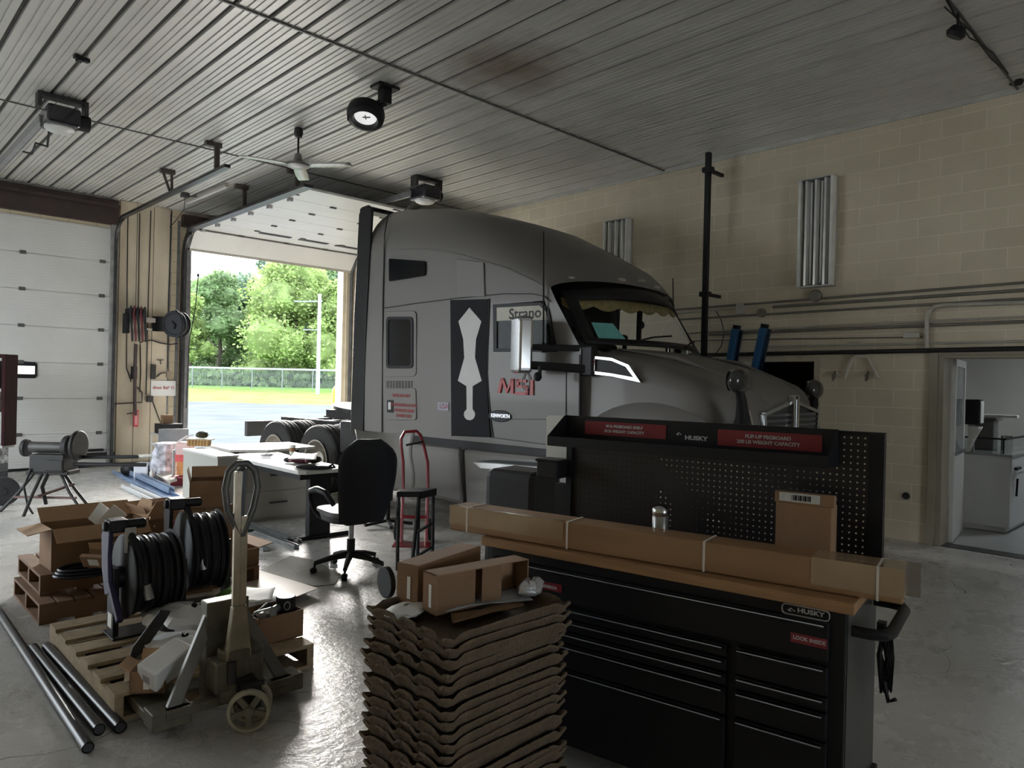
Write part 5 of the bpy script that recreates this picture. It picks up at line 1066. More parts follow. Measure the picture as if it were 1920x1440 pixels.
# hose reels
hosem = mat('hose_black', (.008, .008, .013), .38, 0, .15); hosem.node_tree.nodes['Principled BSDF'].inputs['Specular IOR Level'].default_value = .35; purp = mat('frame_purple', (.022, .015, .06), .5, 0, .15)
def big_reel(loc, rz, label, R_=.27, w=.13, arm=purp):
    t = thing('hose_reel', label, 'hose reel', loc, rz); AX = Matrix.Translation((0, 0, R_ + .10)) @ Matrix.Rotation(PI / 2, 4, 'Y')
    for s in (-1, 1): MB().lathe([(.04, s * w), (R_, s * w), (R_ + .008, s * (w + .008)), (R_, s * (w + .014)), (.04, s * (w + .02))], 36).build('flange', mat('flange_black', (.004, .004, .006), .6, 0, .1), t, mx=AX)
    for k in range(7): 
        x = -w + .02 + k * (2 * w - .04) / 6; rr_ = R_ * (.86 if k % 2 else .90)
        MB().tube([(rr_ * math.cos(a), rr_ * math.sin(a), x) for a in [j * PI / 16 for j in range(32)]], .019, 8, closed=True).build('hose_winding', hosem, t, mx=AX)
    MB().cyl((-w - .05, 0, R_ + .1), (w + .05, 0, R_ + .1), .06).build('hub', hosem, t)
    q = MB(); q.box(-w - .075, -w - .045, -.06, .06, .0, R_ + .16); q.box(-w - .085, w + .085, -.10, .10, 0, .012); q.box(w + .045, w + .075, -.06, .06, 0, R_ + .16); q.build('stand', black, t, bevel=.004)
    q = MB(); x = -w - .085
    q.prism([(-.05, R_ + .02), (.03, R_ + .0), (.10, R_ + .14), (.12, 2 * R_ + .10), (.05, 2 * R_ + .19), (-.04, 2 * R_ + .17), (-.02, R_ + .22)], x - .012, x + .012, 'x'); q.bar((x, -.04, R_ + .08), (x, -.22, .14), .035, .04); q.build('guide_arm', arm, t, bevel=.008)
    q = MB(); q.box(-w - .10, -w + .0, -.05, .07, 2 * R_ + .13, 2 * R_ + .20); q.cyl((-w - .12, 0, 2 * R_ + .165), (-w + .1, 0, 2 * R_ + .165), .028); q.build('guide_roller', black, t, bevel=.01)
    q = MB(); q.box(-w - .03, -w + .03, -.085, -.07, 2 * R_ + .02, 2 * R_ + .16); q.build('white_guide', mat('guide_ivory', (.42, .40, .36), .4), t, bevel=.006) if arm is purp else None
    q = MB(); q.tube([(-w - .0, -.05, 2 * R_ + .14), (-w + .02, -.16, 2 * R_ + .02), (-w + .05, -.20, 2 * R_ - .14)], .022, 8); q.build('hose_end', hosem, t)
    MB().cyl((-w + .05, -.20, 2 * R_ - .14), (-w + .065, -.21, 2 * R_ - .22), .024).build('coupling', gsteel, t)
    q = MB(); q.box(-w - .0765, -w - .075, -.035, .035, .05, .13); q.build('sticker', paper, t)
    return t
p = Vector((-7.06, -9.30, PZ)); big_reel(p, math.radians(0), 'front hose reel with purple arm and white-tagged stand, on the pale pallet', .225, .12)
p = Vector((-6.66, -9.02, PZ)); big_reel(p, math.radians(-6), 'rear black hose reel on the pale pallet, beside the cartons', .245, .10, black)
q = MB(); q.prism([(0, 0), (.07, .05), (.17, .20), (.19, .24), (.14, .25), (.02, .08)], 0, .02, 'y'); single('black_bracket', 'black slanting metal bracket in front of the hose reels on the pale pallet', 'bracket', q, dsteel, G(240, 1245, PZ), VR + .5)
# bags and boxes on the pallet
plast = mat('plastic_bag_white', (.78, .79, .82), .3, 0, .05, 12, .35, 14); plastg = mat('plastic_bag_green', (.22, .42, .10), .3, 0, .3, 6, .3, 14)
def dbag(name, label, c, w, d, h, m_, seed, rz=VR): return bag(name, label, Vector(c), w, d, h, m_, seed, rz)
dbag('plastic_bag', 'large crumpled white plastic bag on the pallet behind the jack mast', G(365, 1190, PZ + .002), .60, .40, .17, plast, 11)
dbag('plastic_bag', 'white plastic bag spread in front of the rear hose reel', G(345, 1232, PZ + .002), .42, .26, .12, plast, 12)
dbag('plastic_bag', 'green and white plastic bag at the far pallet edge behind the jack handle', (-6.48, -9.25, PZ), .34, .24, .12, plastg, 13)
dbag('plastic_bag', 'white plastic bag at the pallet edge above the parts carton', (-6.50, -9.52, PZ), .40, .26, .15, plast, 14)
sheet('paper_sheet', 'white paper sheet lying on the bag right of the jack mast', 'paper', [Vector((-6.78, -9.66, .30)), Vector((-6.55, -9.80, .30)), Vector((-6.40, -9.55, .30)), Vector((-6.62, -9.45, .30))], 0, paper, 4, amp=.008)
a = G(318, 1272, PZ + .02); t = thing('white_box', 'small glossy white box lying tilted on the pallet near the slanting jack brace', 'box', G(312, 1262, PZ + .06), VR); t.rotation_euler = (.30, .25, VR - .35)
MB().box(-.06, .06, -.11, .11, 0, .11).build('carton', mat('glossy_white', (.82, .83, .84), .25, 0, .05, coat=.2), t, bevel=.01); MB().box(-.02, .02, -.1115, -.11, .03, .07).build('print', mat('print_grey', (.35, .36, .38), .5), t)
openbox('small_carton', 'small brown carton with open flaps on the pallet below the tilted white box', G(242, 1302, PZ + .004), VR + .15, .155, .13, .10, flaps=(('-x', .06, 1.0), ('+y', .06, .5)), label2=(.06, .085, -.002, 0, .02, .08))
c = openbox('parts_carton', 'open brown carton of black parts at the right end of the pallet', (-6.71, -9.99, PZ), .05, .27, .24, .15)
t = thing('black_valve', 'black cylindrical fitting on top of the parts carton', 'fitting', (-6.50, -9.88, PZ + .13)); MB().cyl((0, 0, 0), (0, 0, .085), .055).build('body', black, t, bevel=.006); MB().tube([(-.02 + .018 * math.cos(a), -.056, .045 + .022 * math.sin(a)) for a in [k * PI / 8 for k in range(16)]], .003, 5, closed=True, ).build('ring', gsteel, t)
t = thing('brass_fittings', 'dark and silver pipe fittings lying in the parts carton', 'fittings', (-6.62, -9.92, PZ + .10)); MB().cyl((-.06, -.03, .05), (.07, .03, .06), .022).cyl((-.05, .05, .03), (.0, -.05, .07), .03).build('fitting', gsteel, t); MB().cyl((-.07, .03, .02), (.04, .08, .06), .03).build('fitting', dsteel, t); t.name = 'pipe_fittings'
t = thing('black_bowl', 'black round plastic cap lying between the hose reels and the white box', 'cap', (-7.01, -9.60, PZ + .08)); MB().lathe([(.001, .07), (.06, .065), (.085, .03), (.09, 0)], 20).build('cap', black, t)
sheet('wrapping', 'brown crumpled wrapping paper on the near corner of the pallet', 'paper', [Vector((-7.40, -10.08, PZ + .012)), Vector((-7.12, -10.12, PZ + .012)), Vector((-7.04, -9.92, PZ + .03)), Vector((-7.34, -9.88, PZ + .02))], 0, mat('kraft_paper', (.30, .22, .14), .8, 0, .1), 9, amp=.012)
# pallet jack
jm = mat('jack_paint', (.125, .115, .085), .5, .3, .3, 12); jl = mat('jack_light', (.30, .27, .20), .5, .3, .25, 10)
jk = thing('pallet_jack', 'worn grey-green pallet jack with an upright loop handle and spoked steering wheels', 'pallet jack', (-7.03, -10.41, 0))
for s, xc in ((-1, -.27), (1, .27)):
    q = MB(); q.box(xc - .08, xc + .08, .0, 1.10, .05, .10); q.box(xc - .085, xc + .085, -.02, .10, .045, .125); q.build('fork', jm, jk, bevel=.006)
    q = MB(); q.bar((xc, .02, .09), (xc * .18, .10, .52), .055, .03, up=(0, -1, .1)); q.build('brace', mat('brace_grey', (.17, .165, .15), .4, .4, .2, 8), jk, bevel=.003)
q = MB(); q.box(-.30, .30, -.03, .02, .085, .125); q.box(-.10, .10, .06, .14, .1, .54); q.build('cross_beam', jm, jk, bevel=.005)
MB().cyl((0, -.02, .10), (0, -.02, .34), .075).cyl((.09, 0, .14), (.09, 0, .32), .055).box(-.11, .11, -.08, .04, .16, .30).build('pump_body', jm, jk, bevel=.01)
MB().cyl((-.04, -.09, .2), (-.04, -.09, .30), .02).box(-.02, .06, -.11, -.06, .14, .22).cyl((.02, -.10, .16), (.10, -.12, .18), .012).build('pump_valve', dsteel, jk)
MB().prism([(-.065, .26), (.065, .26), (.032, .54), (-.032, .54)], -.075, -.035, 'y').build('handle_yoke', jl, jk, bevel=.006)
rt = [(-.02, -.055, .48), (-.018, -.05, .90)]
MB().bar((-.016, -.055, .50), (-.012, -.04, 1.16), .018, .03).bar((.016, -.055, .50), (.022, -.04, .95), .018, .03).build('handle_shaft', mat('shaft_bare', (.46, .40, .30), .4, .4, .3, 8), jk)
lp_ = [(.003, -.04, .86), (-.055, -.04, .98), (-.07, -.04, 1.08), (-.055, -.04, 1.16), (-.02, -.04, 1.195), (.03, -.04, 1.195), (.07, -.04, 1.16), (.085, -.04, 1.08), (.065, -.04, .98), (.015, -.04, .86)]
MB().tube(lp_, .016, 10, closed=True).build('loop_handle', mat('handle_grey', (.10, .10, .095), .45, .3, .2), jk)
MB().bar((.012, -.035, .92), (.03, -.02, 1.17), .012, .02).bar((-.015, -.04, 1.15), (.02, -.03, 1.175), .02, .012).build('release_lever', dsteel, jk)
for s in (-1, 1):
    AX = Matrix.Translation((.03 + s * .05 * math.cos(1.05), -.13 + s * .05 * math.sin(1.05), .092)) @ Matrix.Rotation(1.05, 4, 'Z') @ Matrix.Rotation(PI / 2, 4, 'Y')
    q = MB(); q.lathe([(.078, -.02), (.090, -.02), (.094, -.014), (.094, .014), (.090, .02), (.078, .02), (.076, 0), (.078, -.02)], 32); w_ = q.build('steering_wheel', mat('wheel_tan', (.42, .40, .30), .5, 0, .2, 10), jk, mx=AX)
    q = MB(); q.cyl((0, 0, -.026), (0, 0, .026), .022)
    for k in range(5): a = k * 2 * PI / 5; q.bar((0, 0, 0), (.078 * math.cos(a), .078 * math.sin(a), 0), .026, .018, up=(0, 0, 1))
    q.build('spokes', mat('wheel_dark', (.20, .19, .15), .5, 0), w_)
MB().box(-.01, .07, -.16, -.09, .085, .20).build('axle_block', dsteel, jk)
# two stacked pallets with a big open box
pallet('brown_pallet', 'lower of the two brown pallets at the foot of the big open carton', -7.42, -6.92, -8.42, -7.60, 0, pwd, 5, 'y')
pallet('brown_pallet', 'upper of the two brown pallets, right under the big open carton', -7.38, -6.86, -8.22, -7.50, .134, pwd, 5, 'y')
openbox('big_open_carton', 'large open brown carton with spread flaps on the two stacked pallets', (-7.31, -8.17, .27), math.radians(2), .60, .30, .28, flaps=(('-y', .13, 2.2), ('-x', .14, 1.75), ('+y', .14, .9), ('+x', .13, .5)))
t = thing('folded_paper', 'white folded papers sticking up out of the big open carton', 'papers', (-6.95, -8.0, .50), VR)
MB().bar((0, 0, 0), (.10, .02, .12), .12, .004, up=(0, 1, .3)).bar((-.1, .03, .02), (-.02, .04, .14), .10, .004, up=(0, 1, -.2)).build('paper', paper, t); t.name = 'folded_papers'
openbox('brown_carton', 'open brown carton with a raised front flap, right behind the big open carton', (-6.68, -8.10, .2), math.radians(6), .42, .34, .33, flaps=(('-y', .14, .15), ('+y', .14, 1.0), ('-x', .10, .4)))
bag('foam_scrap', 'white crumpled foam in the open carton beside the big one', Vector((-6.66, -8.05, .42)), .14, .10, .12, plast, 21)
a = G(176, 1045, .30)
openbox('tipped_carton', 'small open brown carton with torn edge in front of the big open carton', (-7.12, -8.30, .27), VR, .13, .10, .15, flaps=(('-y', .05, .4), ('+x', .05, .6)))
t = thing('labelled_carton', 'flat little carton with a white label standing on the black hose coil', 'carton', (-7.18, -8.42, .33), VR - .1); t.rotation_euler = (.5, 0, VR - .1); MB().box(0, .17, 0, .03, 0, .09).build('carton', card, t, bevel=.003); MB().box(.05, .12, -.001, 0, .02, .07).build('label', paper, t)
t = thing('hose_coil', 'black coiled hose lying on the pallets in front of the big open carton', 'hose', (-7.14, -8.36, .27)); q = MB()
for k in range(5): q.tube([((.19 - .012 * k) * math.cos(a), (.13 - .01 * k) * math.sin(a), .012 + .018 * (k % 3)) for a in [j * PI / 16 for j in range(32)]], .011, 6, closed=True)
q.build('coil', hosem, t)
bag('red_cloth', 'dark red crumpled cloth between the brown cartons and the centre carton stack', G(326, 1012, .42), .12, .10, .14, mat('cloth_red', (.18, .015, .02), .8, 0, .1), 77)
# centre stack of cartons
q = pallet('low_pallet', 'brown pallet under the centre stack of cartons', -6.55, -5.95, -8.35, -7.75, 0, pwd, 4)
t = openbox('flat_carton', 'flat brown carton at the foot of the centre stack, jutting out to the right', (-6.50, -8.36, .134), math.radians(4), .56, .42, .13, flaps=(('+x', .12, 1.4),))
for k, (dx, h, lb) in enumerate(((0, .11, 'brown closed carton, second from the bottom of the centre stack'), (.015, .10, 'brown closed carton in the middle of the centre stack'), (-.01, .13, 'brown taped carton just under the open topmost carton of the centre stack'))):
    z = (.266, .378, .48)[k]; t = thing('stacked_carton', lb, 'carton', (-6.50 + dx, -8.30, z), math.radians(2 + 4 * k)); MB().box(0, .40, 0, .36, 0, h).build('carton', card, t, bevel=.004); MB().box(.17, .22, -.0015, .36, h * .3, h + .0015).build('tape', tp_, t)
openbox('open_carton', 'open brown carton with a printed side, topmost of the centre stack', (-6.46, -8.26, .612), math.radians(-22), .26, .25, .20, flaps=(('-x', .09, .2), ('+y', .09, .5)), label2=(-.001, 0, .05, .15, .04, .12))
q = MB(); q.tube([(0, 0, 0), (.02, -.03, .10), (.06, -.05, .16)], .018, 6); single('white_strap', 'bent white plastic strap sticking up in front of the centre stack', 'strap', MB().bar((0, 0, 0), (.04, -.02, .12), .035, .004).bar((.04, -.02, .12), (.10, -.04, .17), .035, .004), mat('strap_dull', (.38, .33, .27), .5), (-6.58, -8.42, .42))
# flat cardboard, mat and rails on the floor
def flat(name, label, cat, pts, z, th, m_, lift=None):
    P_ = [G(x, y, z) for x, y in pts]
    if lift: P_ = [Vector((p.x, p.y, z + l)) for p, l in zip(P_, lift)]
    q = MB(); n = len(P_); q.add([(p.x, p.y, p.z) for p in P_] + [(p.x, p.y, p.z + th) for p in P_], [tuple(range(n))[::-1], tuple(range(n, 2 * n))] + [(i, (i + 1) % n, n + (i + 1) % n, n + i) for i in range(n)])
    o = q.build(name, m_); o.data.materials[0] = m_; return tag(o, label, cat)
flatc = mat('cardboard_sheet_pale', (.62, .52, .42), .5, 0, .06, 3)
t = thing('cardboard_sheet', 'large flattened cardboard sheet on the floor in front of the office chair, edge curled up', 'cardboard', (0, 0, 0))
def flatpart(name, pts, th, m_):
    P_ = [G(x, y, z) for x, y, z in pts]; n = len(P_); q = MB(); q.add(P_ + [p + Vector((0, 0, th)) for p in P_], [tuple(range(n))[::-1], tuple(range(n, 2 * n))] + [(i, (i + 1) % n, n + (i + 1) % n, n + i) for i in range(n)]); q.build(name, m_, t)
flatpart('panel', [(398, 1080, .006), (480, 1068, .006), (597, 1104, .05), (486, 1146, .05), (398, 1170, .006)], .005, flatc)
flatpart('fold', [(398, 1172, .004), (486, 1150, .03), (484, 1160, .004), (400, 1185, .003)], .004, flatc)
flat('floor_mat', 'thin grey-beige floor mat under the castors of the office chair', 'mat', [(470, 1078), (545, 1043), (585, 1050), (640, 1078), (628, 1096), (590, 1100), (540, 1090)], .001, .006, mat('mat_grey', (.26, .25, .21), .6, 0, .1, 8, .2, 60))
gal = mat('rail_dull', (.30, .31, .31), .35, .7, .2, 8); galw = mat('rail_white', (.62, .63, .64), .35, .2, .05)
def rail(x0, y0, x1, y1, w, h, m_, label, z=0):
    a, b_ = G(x0, y0, z), G(x1, y1, z); q = MB(); q.bar(a + Vector((0, 0, .004)), b_ + Vector((0, 0, .004)), w, .008)
    d = (b_ - a).normalized(); s = Vector((d.y, -d.x, 0)) * (w / 2)
    for k in (-1, 1): q.bar(a + s * k + Vector((0, 0, h / 2)), b_ + s * k + Vector((0, 0, h / 2)), .006, h)
    return tag(q.build('metal_rail', m_), label, 'rail')
rail(425, 978, 556, 1030, .045, .04, gal, 'long metal rail on the floor ending near the desk foot, the outer of a pair')
rail(440, 975, 562, 1020, .04, .04, gal, 'long metal rail on the floor, the one of the pair nearest the drawer cabinet')
rail(420, 997, 500, 1034, .06, .03, gal, 'shorter metal rail on the floor beside the cardboard stack')
bag('dark_rag', 'small dark green rag lying on the metal rails', G(465, 998, .04), .13, .08, .03, mat('rag_dark', (.02, .035, .03), .8), 31)
film = mat('film_blue', (.16, .24, .40), .25, .2, .15, 5)
rail(224, 886, 326, 940, .20, .05, film, 'long channel wrapped in blue film on the floor between the threader and the desks')
rail(232, 883, 322, 925, .07, .075, mat('film_blue_light', (.34, .42, .55), .25, .3, .12), 'narrow blue and silver channel lying in the wider blue channel', .02)
rail(236, 914, 312, 950, .12, .05, galw, 'white metal channel lying beside the blue film channel, nearer the threader')
# desks
lam = mat('desk_laminate', (.66, .66, .64), .35, 0, .03); gfr = mat('desk_face', (.40, .40, .37), .45, 0, .05, 2)
dk = thing('drawer_cabinet', 'wide grey cabinet with two drawers under the long desk top', 'cabinet', (-5.12, -6.06, 0))
MB().box(0, .84, 0, .55, 0, .64).build('body', gfr, dk, bevel=.004)
for z0, z1 in ((.03, .32), (.335, .63)):
    d = MB().box(.015, .825, -.018, 0, z0, z1).build('drawer', gfr, dk, bevel=.004); MB().bar((.33, -.035, (z0 + z1) / 2 + .02), (.53, -.035, (z0 + z1) / 2 + .02), .02, .018).build('drawer_handle', dsteel, d)
MB().box(-.03, 0, -.02, .55, 0, .655).build('end_panel', mat('end_white', (.60, .60, .57), .4), dk, bevel=.003)
dt = thing('desk', 'long white desk with a black underside resting on the two-drawer cabinet', 'desk', (-5.10, -7.36, 0))
MB().prism([(0, .05), (.06, 0), (.50, .0), (.56, .08), (.56, 1.20), (.66, 1.85), (0, 1.80)], .662, .70, 'z').build('desk_top', lam, dt, bevel=.004)
MB().box(.05, .5, .1, 1.15, .60, .660).build('under_frame', black, dt); MB().box(.17, .40, .12, .20, .03, .60).build('leg', black, dt); MB().box(-.02, .62, .10, .20, .0, .04).build('foot', black, dt, bevel=.008)
d2 = thing('side_cabinet', 'white square cabinet standing left of the long desk', 'cabinet', (-5.36, -6.03, 0)); MB().box(0, .22, 0, 1.0, 0, .72).build('body', gfr, d2, bevel=.004); MB().box(-.01, .23, -.01, 1.01, .72, .742).build('top', lam, d2, bevel=.003)
d3 = thing('rear_desk', 'white desk top behind the long desk, near the truck wheels', 'desk', (-4.92, -5.30, 0)); MB().prism([(0, 0), (.35, -.25), (1.05, -.10), (1.05, .60), (0, .80)], .70, .73, 'z').build('desk_top', lam, d3, bevel=.003); MB().box(.1, .9, .1, .14, 0, .70).box(.1, .14, .1, .6, 0, .7).box(.85, .9, .1, .6, 0, .7).build('leg_frame', gfr, d3)
DZ = .702
t = thing('coffee_cup', 'white cup with a brown label on the long desk in front of the truck tyre', 'cup', G(548, 852, DZ)); MB().lathe([(.001, 0), (.030, 0), (.038, .11), (.036, .11)], 20).build('cup', paper, t); MB().lathe([(.0335, .035), (.0368, .08)], 20).build('sleeve', mat('cup_brown', (.30, .16, .08), .7), t)
t = thing('tool_bag', 'dark red and black tool bag lying open on the long desk', 'bag', G(565, 868, DZ), VR); q = MB(); q.sphere((0, 0, .035), .11, 1.5, .8, .35); q.build('body', mat('bag_maroon', (.10, .015, .03), .6, 0, .2, 10), t); q = MB(); q.sphere((.13, .0, .04), .07, 1.2, 1, .6); q.sphere((-.13, 0, .03), .05, 1.2, 1, .6); q.build('pocket', black, t); MB().tube([(-.10, -.09, .02), (-.02, -.1, .09), (.05, -.09, .08), (.08, -.10, .02)], .008, 6).build('handle', mat('handle_pink', (.4, .2, .22), .5), t)
sheet('paper_sheet', 'white papers on the tool bag on the long desk', 'paper', [(540, 862), (592, 864), (595, 852), (552, 850)], DZ + .085, paper, 5, amp=.006)
t = thing('black_jacket', 'black crumpled cloth hanging over the near edge of the long desk', 'cloth', G(590, 880, DZ), VR); q = MB(); q.sphere((0, 0, .02), .13, 1.5, .6, .2, 16, 8); q.tube([(.12, 0, .02), (.17, .02, .05), (.2, 0, .02)], .012, 6); q.build('cloth', black, t); t.name = 'black_cloth'
bag('white_bag', 'small white crumpled bag on the long desk left of the cup', G(500, 857, DZ), .16, .09, .045, plast, 44, VR)
MBx = G(470, 858, DZ); single('pen', 'thin grey ruler lying on the long desk', 'ruler', MB().box(-.12, .12, -.012, .012, 0, .004), grey, MBx, VR).name = 'ruler'
# wood block with moss-like plant on the side cabinet
p = G(374, 836, .744); t = thing('slatted_crate', 'small slatted orange-brown wooden crate on the white side cabinet', 'crate', p, VR)
for k in range(7): MB().box(-.13 + .037 * k, -.10 + .037 * k, -.05, .05, 0, .075).build('slat', mat('crate_wood', (.42, .24, .08), .6, 0, .15, 6), t)
MB().box(-.14, .16, -.06, .06, .075, .09).build('lid', mat('lid_pale', (.55, .48, .36), .6), t)
bag('dried_plant', 'small dark mossy bundle on top of the slatted crate', p + Vector((.03, -.0, .091)), .16, .10, .08, mat('moss', (.06, .055, .03), .9, 0, .4, 40, .5, 50), 51, VR, 'bundle')
# office chair
oc = thing('office_chair', 'black high-back office chair with armrests and a five-star base', 'office chair', (-5.23, -8.50, 0), math.radians(-6))
ocm = mat('chair_navy', (.006, .008, .016), .6, 0, .1)
# local +y is where the chair faces
rows = []
for i in range(17):
    t_ = i / 16; z = .44 + .68 * t_; w = (.20 + .06 * math.sin(min(1, t_ * 1.4) * PI / 2)) * (1 if t_ < .72 else math.sqrt(max(.16, 1 - ((t_ - .72) / .285) ** 2)))
    yb = -.21 - .09 * t_ - .04 * math.sin(t_ * PI)
    rows.append([(w * math.cos(a), yb + .045 * math.sin(a) + .02 * math.cos(a) ** 2, z) for a in [k * 2 * PI / 20 for k in range(20)]])
q = MB(); q.grid(rows, closed=True); n = len(rows[0]); o_ = len(q.v); q.f += [tuple(range(o_ - n, o_)), tuple(range(0, n))[::-1]]; q.sm += [True, True]; q.build('backrest', ocm, oc)
rows = []
for z, s in ((.43, .86), (.45, .97), (.49, 1), (.52, .93)): rows.append([(.25 * s * (abs(math.cos(a)) ** .5) * (1 if math.cos(a) > 0 else -1), .04 + .25 * s * (abs(math.sin(a)) ** .5) * (1 if math.sin(a) > 0 else -1), z) for a in [k * 2 * PI / 24 + .01 for k in range(24)]])
q = MB(); q.grid(rows, closed=True); o_ = len(q.v); q.f += [tuple(range(o_ - 24, o_)), tuple(range(24))[::-1]]; q.sm += [True, True]; q.build('seat', mat('seat_grey', (.10, .10, .105), .5, 0, .15), oc)
for s in (-1, 1):
    MB().tube([(s * .25, -.20, .60), (s * .29, -.12, .69), (s * .30, .02, .70), (s * .30, .14, .67), (s * .29, .17, .60), (s * .27, .12, .50), (s * .22, .06, .45)], [.02, .026, .028, .026, .022, .02, .02], 10).build('armrest', black, oc)
MB().cyl((0, 0, .24), (0, 0, .43), .022).build('gas_lift', gsteel, oc); MB().cyl((0, 0, .12), (0, 0, .27), .034).box(-.09, .09, -.1, .1, .40, .43).tube([(.05, 0, .41), (.25, -.03, .40)], .01, 6).build('mechanism', black, oc)
for k in range(5):
    a = k * 2 * PI / 5 + .35; c_, s_ = math.cos(a), math.sin(a)
    leg = MB().tube([(.02 * c_, .02 * s_, .14), (.16 * c_, .16 * s_, .12), (.29 * c_, .29 * s_, .085)], [.03, .024, .018], 8).build('base_leg', black, oc)
    q = MB(); q.cyl((.30 * c_ - .02 * s_, .30 * s_ + .02 * c_, .028), (.30 * c_ + .02 * s_, .30 * s_ - .02 * c_, .028), .028, n=14); q.cyl((.29 * c_, .29 * s_, .03), (.29 * c_, .29 * s_, .09), .01); q.build('caster', black, leg)
# second chair with grey moulded back
gc = thing('moulded_chair', 'grey moulded chair behind the black office chair, its curved back edge lit', 'chair', (-4.16, -7.38, 0), math.radians(-44)); gsh = mat('shell_grey', (.34, .34, .32), .45, 0, .05)
rows = []
for j in range(8):
    z = .42 + .65 * j / 7; rows.append([(x * (.30 + .02 * math.sin(j)) , .02 + .10 * (1 - x * x) - .02 * j / 7, z + (-.035 * (1 - x * x) if j == 7 else 0) + .0) for x in [k / 8 - 1 for k in range(17)]])
MB().grid(rows).build('back', gsh, gc, solid=.02)
MB().box(-.24, .24, .10, .55, .42, .46).build('seat', gsh, gc, bevel=.02); MB().cyl((0, .3, .06), (0, .3, .42), .025).build('post', black, gc)
for k in range(5): a = k * 2 * PI / 5; MB().bar((0, .3, .07), (.27 * math.cos(a), .3 + .27 * math.sin(a), .04), .04, .03).build('base_leg', black, gc)
# black shop stool and red hand truck
sv = Vector((-4.72, -8.69, 0)); so = thing('shop_stool', 'tall black metal stool frame in front of the red hand truck', 'stool', sv, math.radians(-2))
tops = [(-.16, -.02), (-.02, -.12), (.16, -.0), (.03, .1)]; feet = [(-.20, -.05), (-.05, -.02), (.07, .05), (.22, .06)]
MB().prism([(-.19, .0), (-.03, -.11), (.20, -.02), (.10, .10), (-.10, .10)], .62, .655, 'z').build('seat', black, so, bevel=.006)
MB().bar((-.03, -.11, .625), (.20, -.02, .625), .02, .06).bar((-.19, .0, .63), (-.03, -.11, .63), .02, .04).build('apron', black, so)
for i, (a, b_) in enumerate((((-.16, .02), (-.20, -.05)), ((-.03, -.10), (-.04, -.03)), ((.08, .06), (.07, .05)), ((.18, -.01), (.24, .06)))): MB().bar((a[0], a[1], .63), (b_[0], b_[1], 0), .022, .022).build('leg', black, so)
MB().bar((-.03, -.05, .08), (.22, .05, .12), .016, .02).build('stretcher', black, so); MB().bar((-.03, -.07, .30), (.2, .02, .34), .016, .02).build('stretcher', black, so)
ht = thing('hand_truck', 'red tubular hand truck standing by the truck step', 'hand truck', (-4.14, -7.90, 0), VR)
rd = mat('truck_red', (.22, .008, .016), .3, .1, .1, coat=.3)
MB().tube([(-.11, -.10, .0), (-.115, -.02, .55), (-.125, .0, .78), (-.15, .02, .93), (-.155, .03, 1.01), (-.12, .03, 1.08), (.0, .03, 1.09), (.04, .03, 1.05), (.08, .02, .93), (.12, .0, .78), (.13, -.02, .55), (.135, -.10, .0)], .016, 10).build('frame', rd, ht)
MB().bar((-.115, -.04, .5), (.13, -.04, .5), .015, .03).bar((-.11, -.07, .25), (.13, -.07, .25), .015, .03).build('cross_bar', rd, ht); MB().box(-.17, .19, -.30, -.08, 0, .01).build('toe_plate', rd, ht); MB().bar((-.1, 0, .95), (.07, .01, .99), .03, .02).build('grip_bar', black, ht)
for s in (-1, 1): MB().cyl((s * .17 - .02, .02, .11), (s * .17 + .02, .02, .11), .11).build('wheel', rubber, ht)
# pipe threader on tripod
tm = mat('threader_iron', (.018, .017, .017), .6, .2, .3, 10)
th_ = thing('pipe_threader', 'dark pipe threading machine on a tripod stand by the closed door', 'threading machine', G(92, 958), VR)
MB().box(-.15, .24, -.14, .14, .46, .66).box(-.20, .28, -.12, .12, .43, .48).box(.03, .24, -.16, -.14, .48, .60).build('gearbox', tm, th_, bevel=.02)
MB().cyl((-.22, 0, .73), (.22, 0, .73), .065).build('barrel', mat('barrel_grey', (.06, .057, .054), .5, .2, .2), th_)
MB().cyl((.18, 0, .74), (.26, 0, .74), .14).build('chuck', tm, th_, bevel=.02); MB().cyl((.30, 0, .76), (.345, 0, .76), .175).build('hammer_wheel', tm, th_, bevel=.015)
MB().cyl((-.30, 0, .72), (-.25, 0, .72), .10).tube([(-.36, 0, .72), (-.25, 0, .72)], .02, 8).build('rear_chuck', tm, th_, bevel=.01)
MB().cyl((.30, .05, .62), (.98, .05, .64), .022).cyl((.30, -.05, .55), (1.12, -.04, .56), .022).build('support_bar', black, th_)
for k, (x, y) in enumerate(((-.42, -.12), (.40, -.10), (.30, .22), (-.05, -.35))):
    MB().tube([(x * .35, y * .3, .45), (x * .7, y * .7, .22), (x * 1.15, y, 0)], .018, 8).build('tripod_leg', tm, th_)
MB().bar((-.34, -.1, .17), (.36, -.08, .17), .02, .025).bar((.0, -.2, .2), (.22, .1, .30), .05, .02).build('brace', mat('brace_red', (.10, .05, .045), .5, .3), th_)
MB().tube([(-.12, -.14, .5), (-.16, -.2, .3), (-.10, -.22, .1), (-.05, -.2, .0)], .012, 6).tube([(.05, -.1, .46), (.02, -.16, .3), (.04, -.12, .1)], .02, 6).build('cable', black, th_)
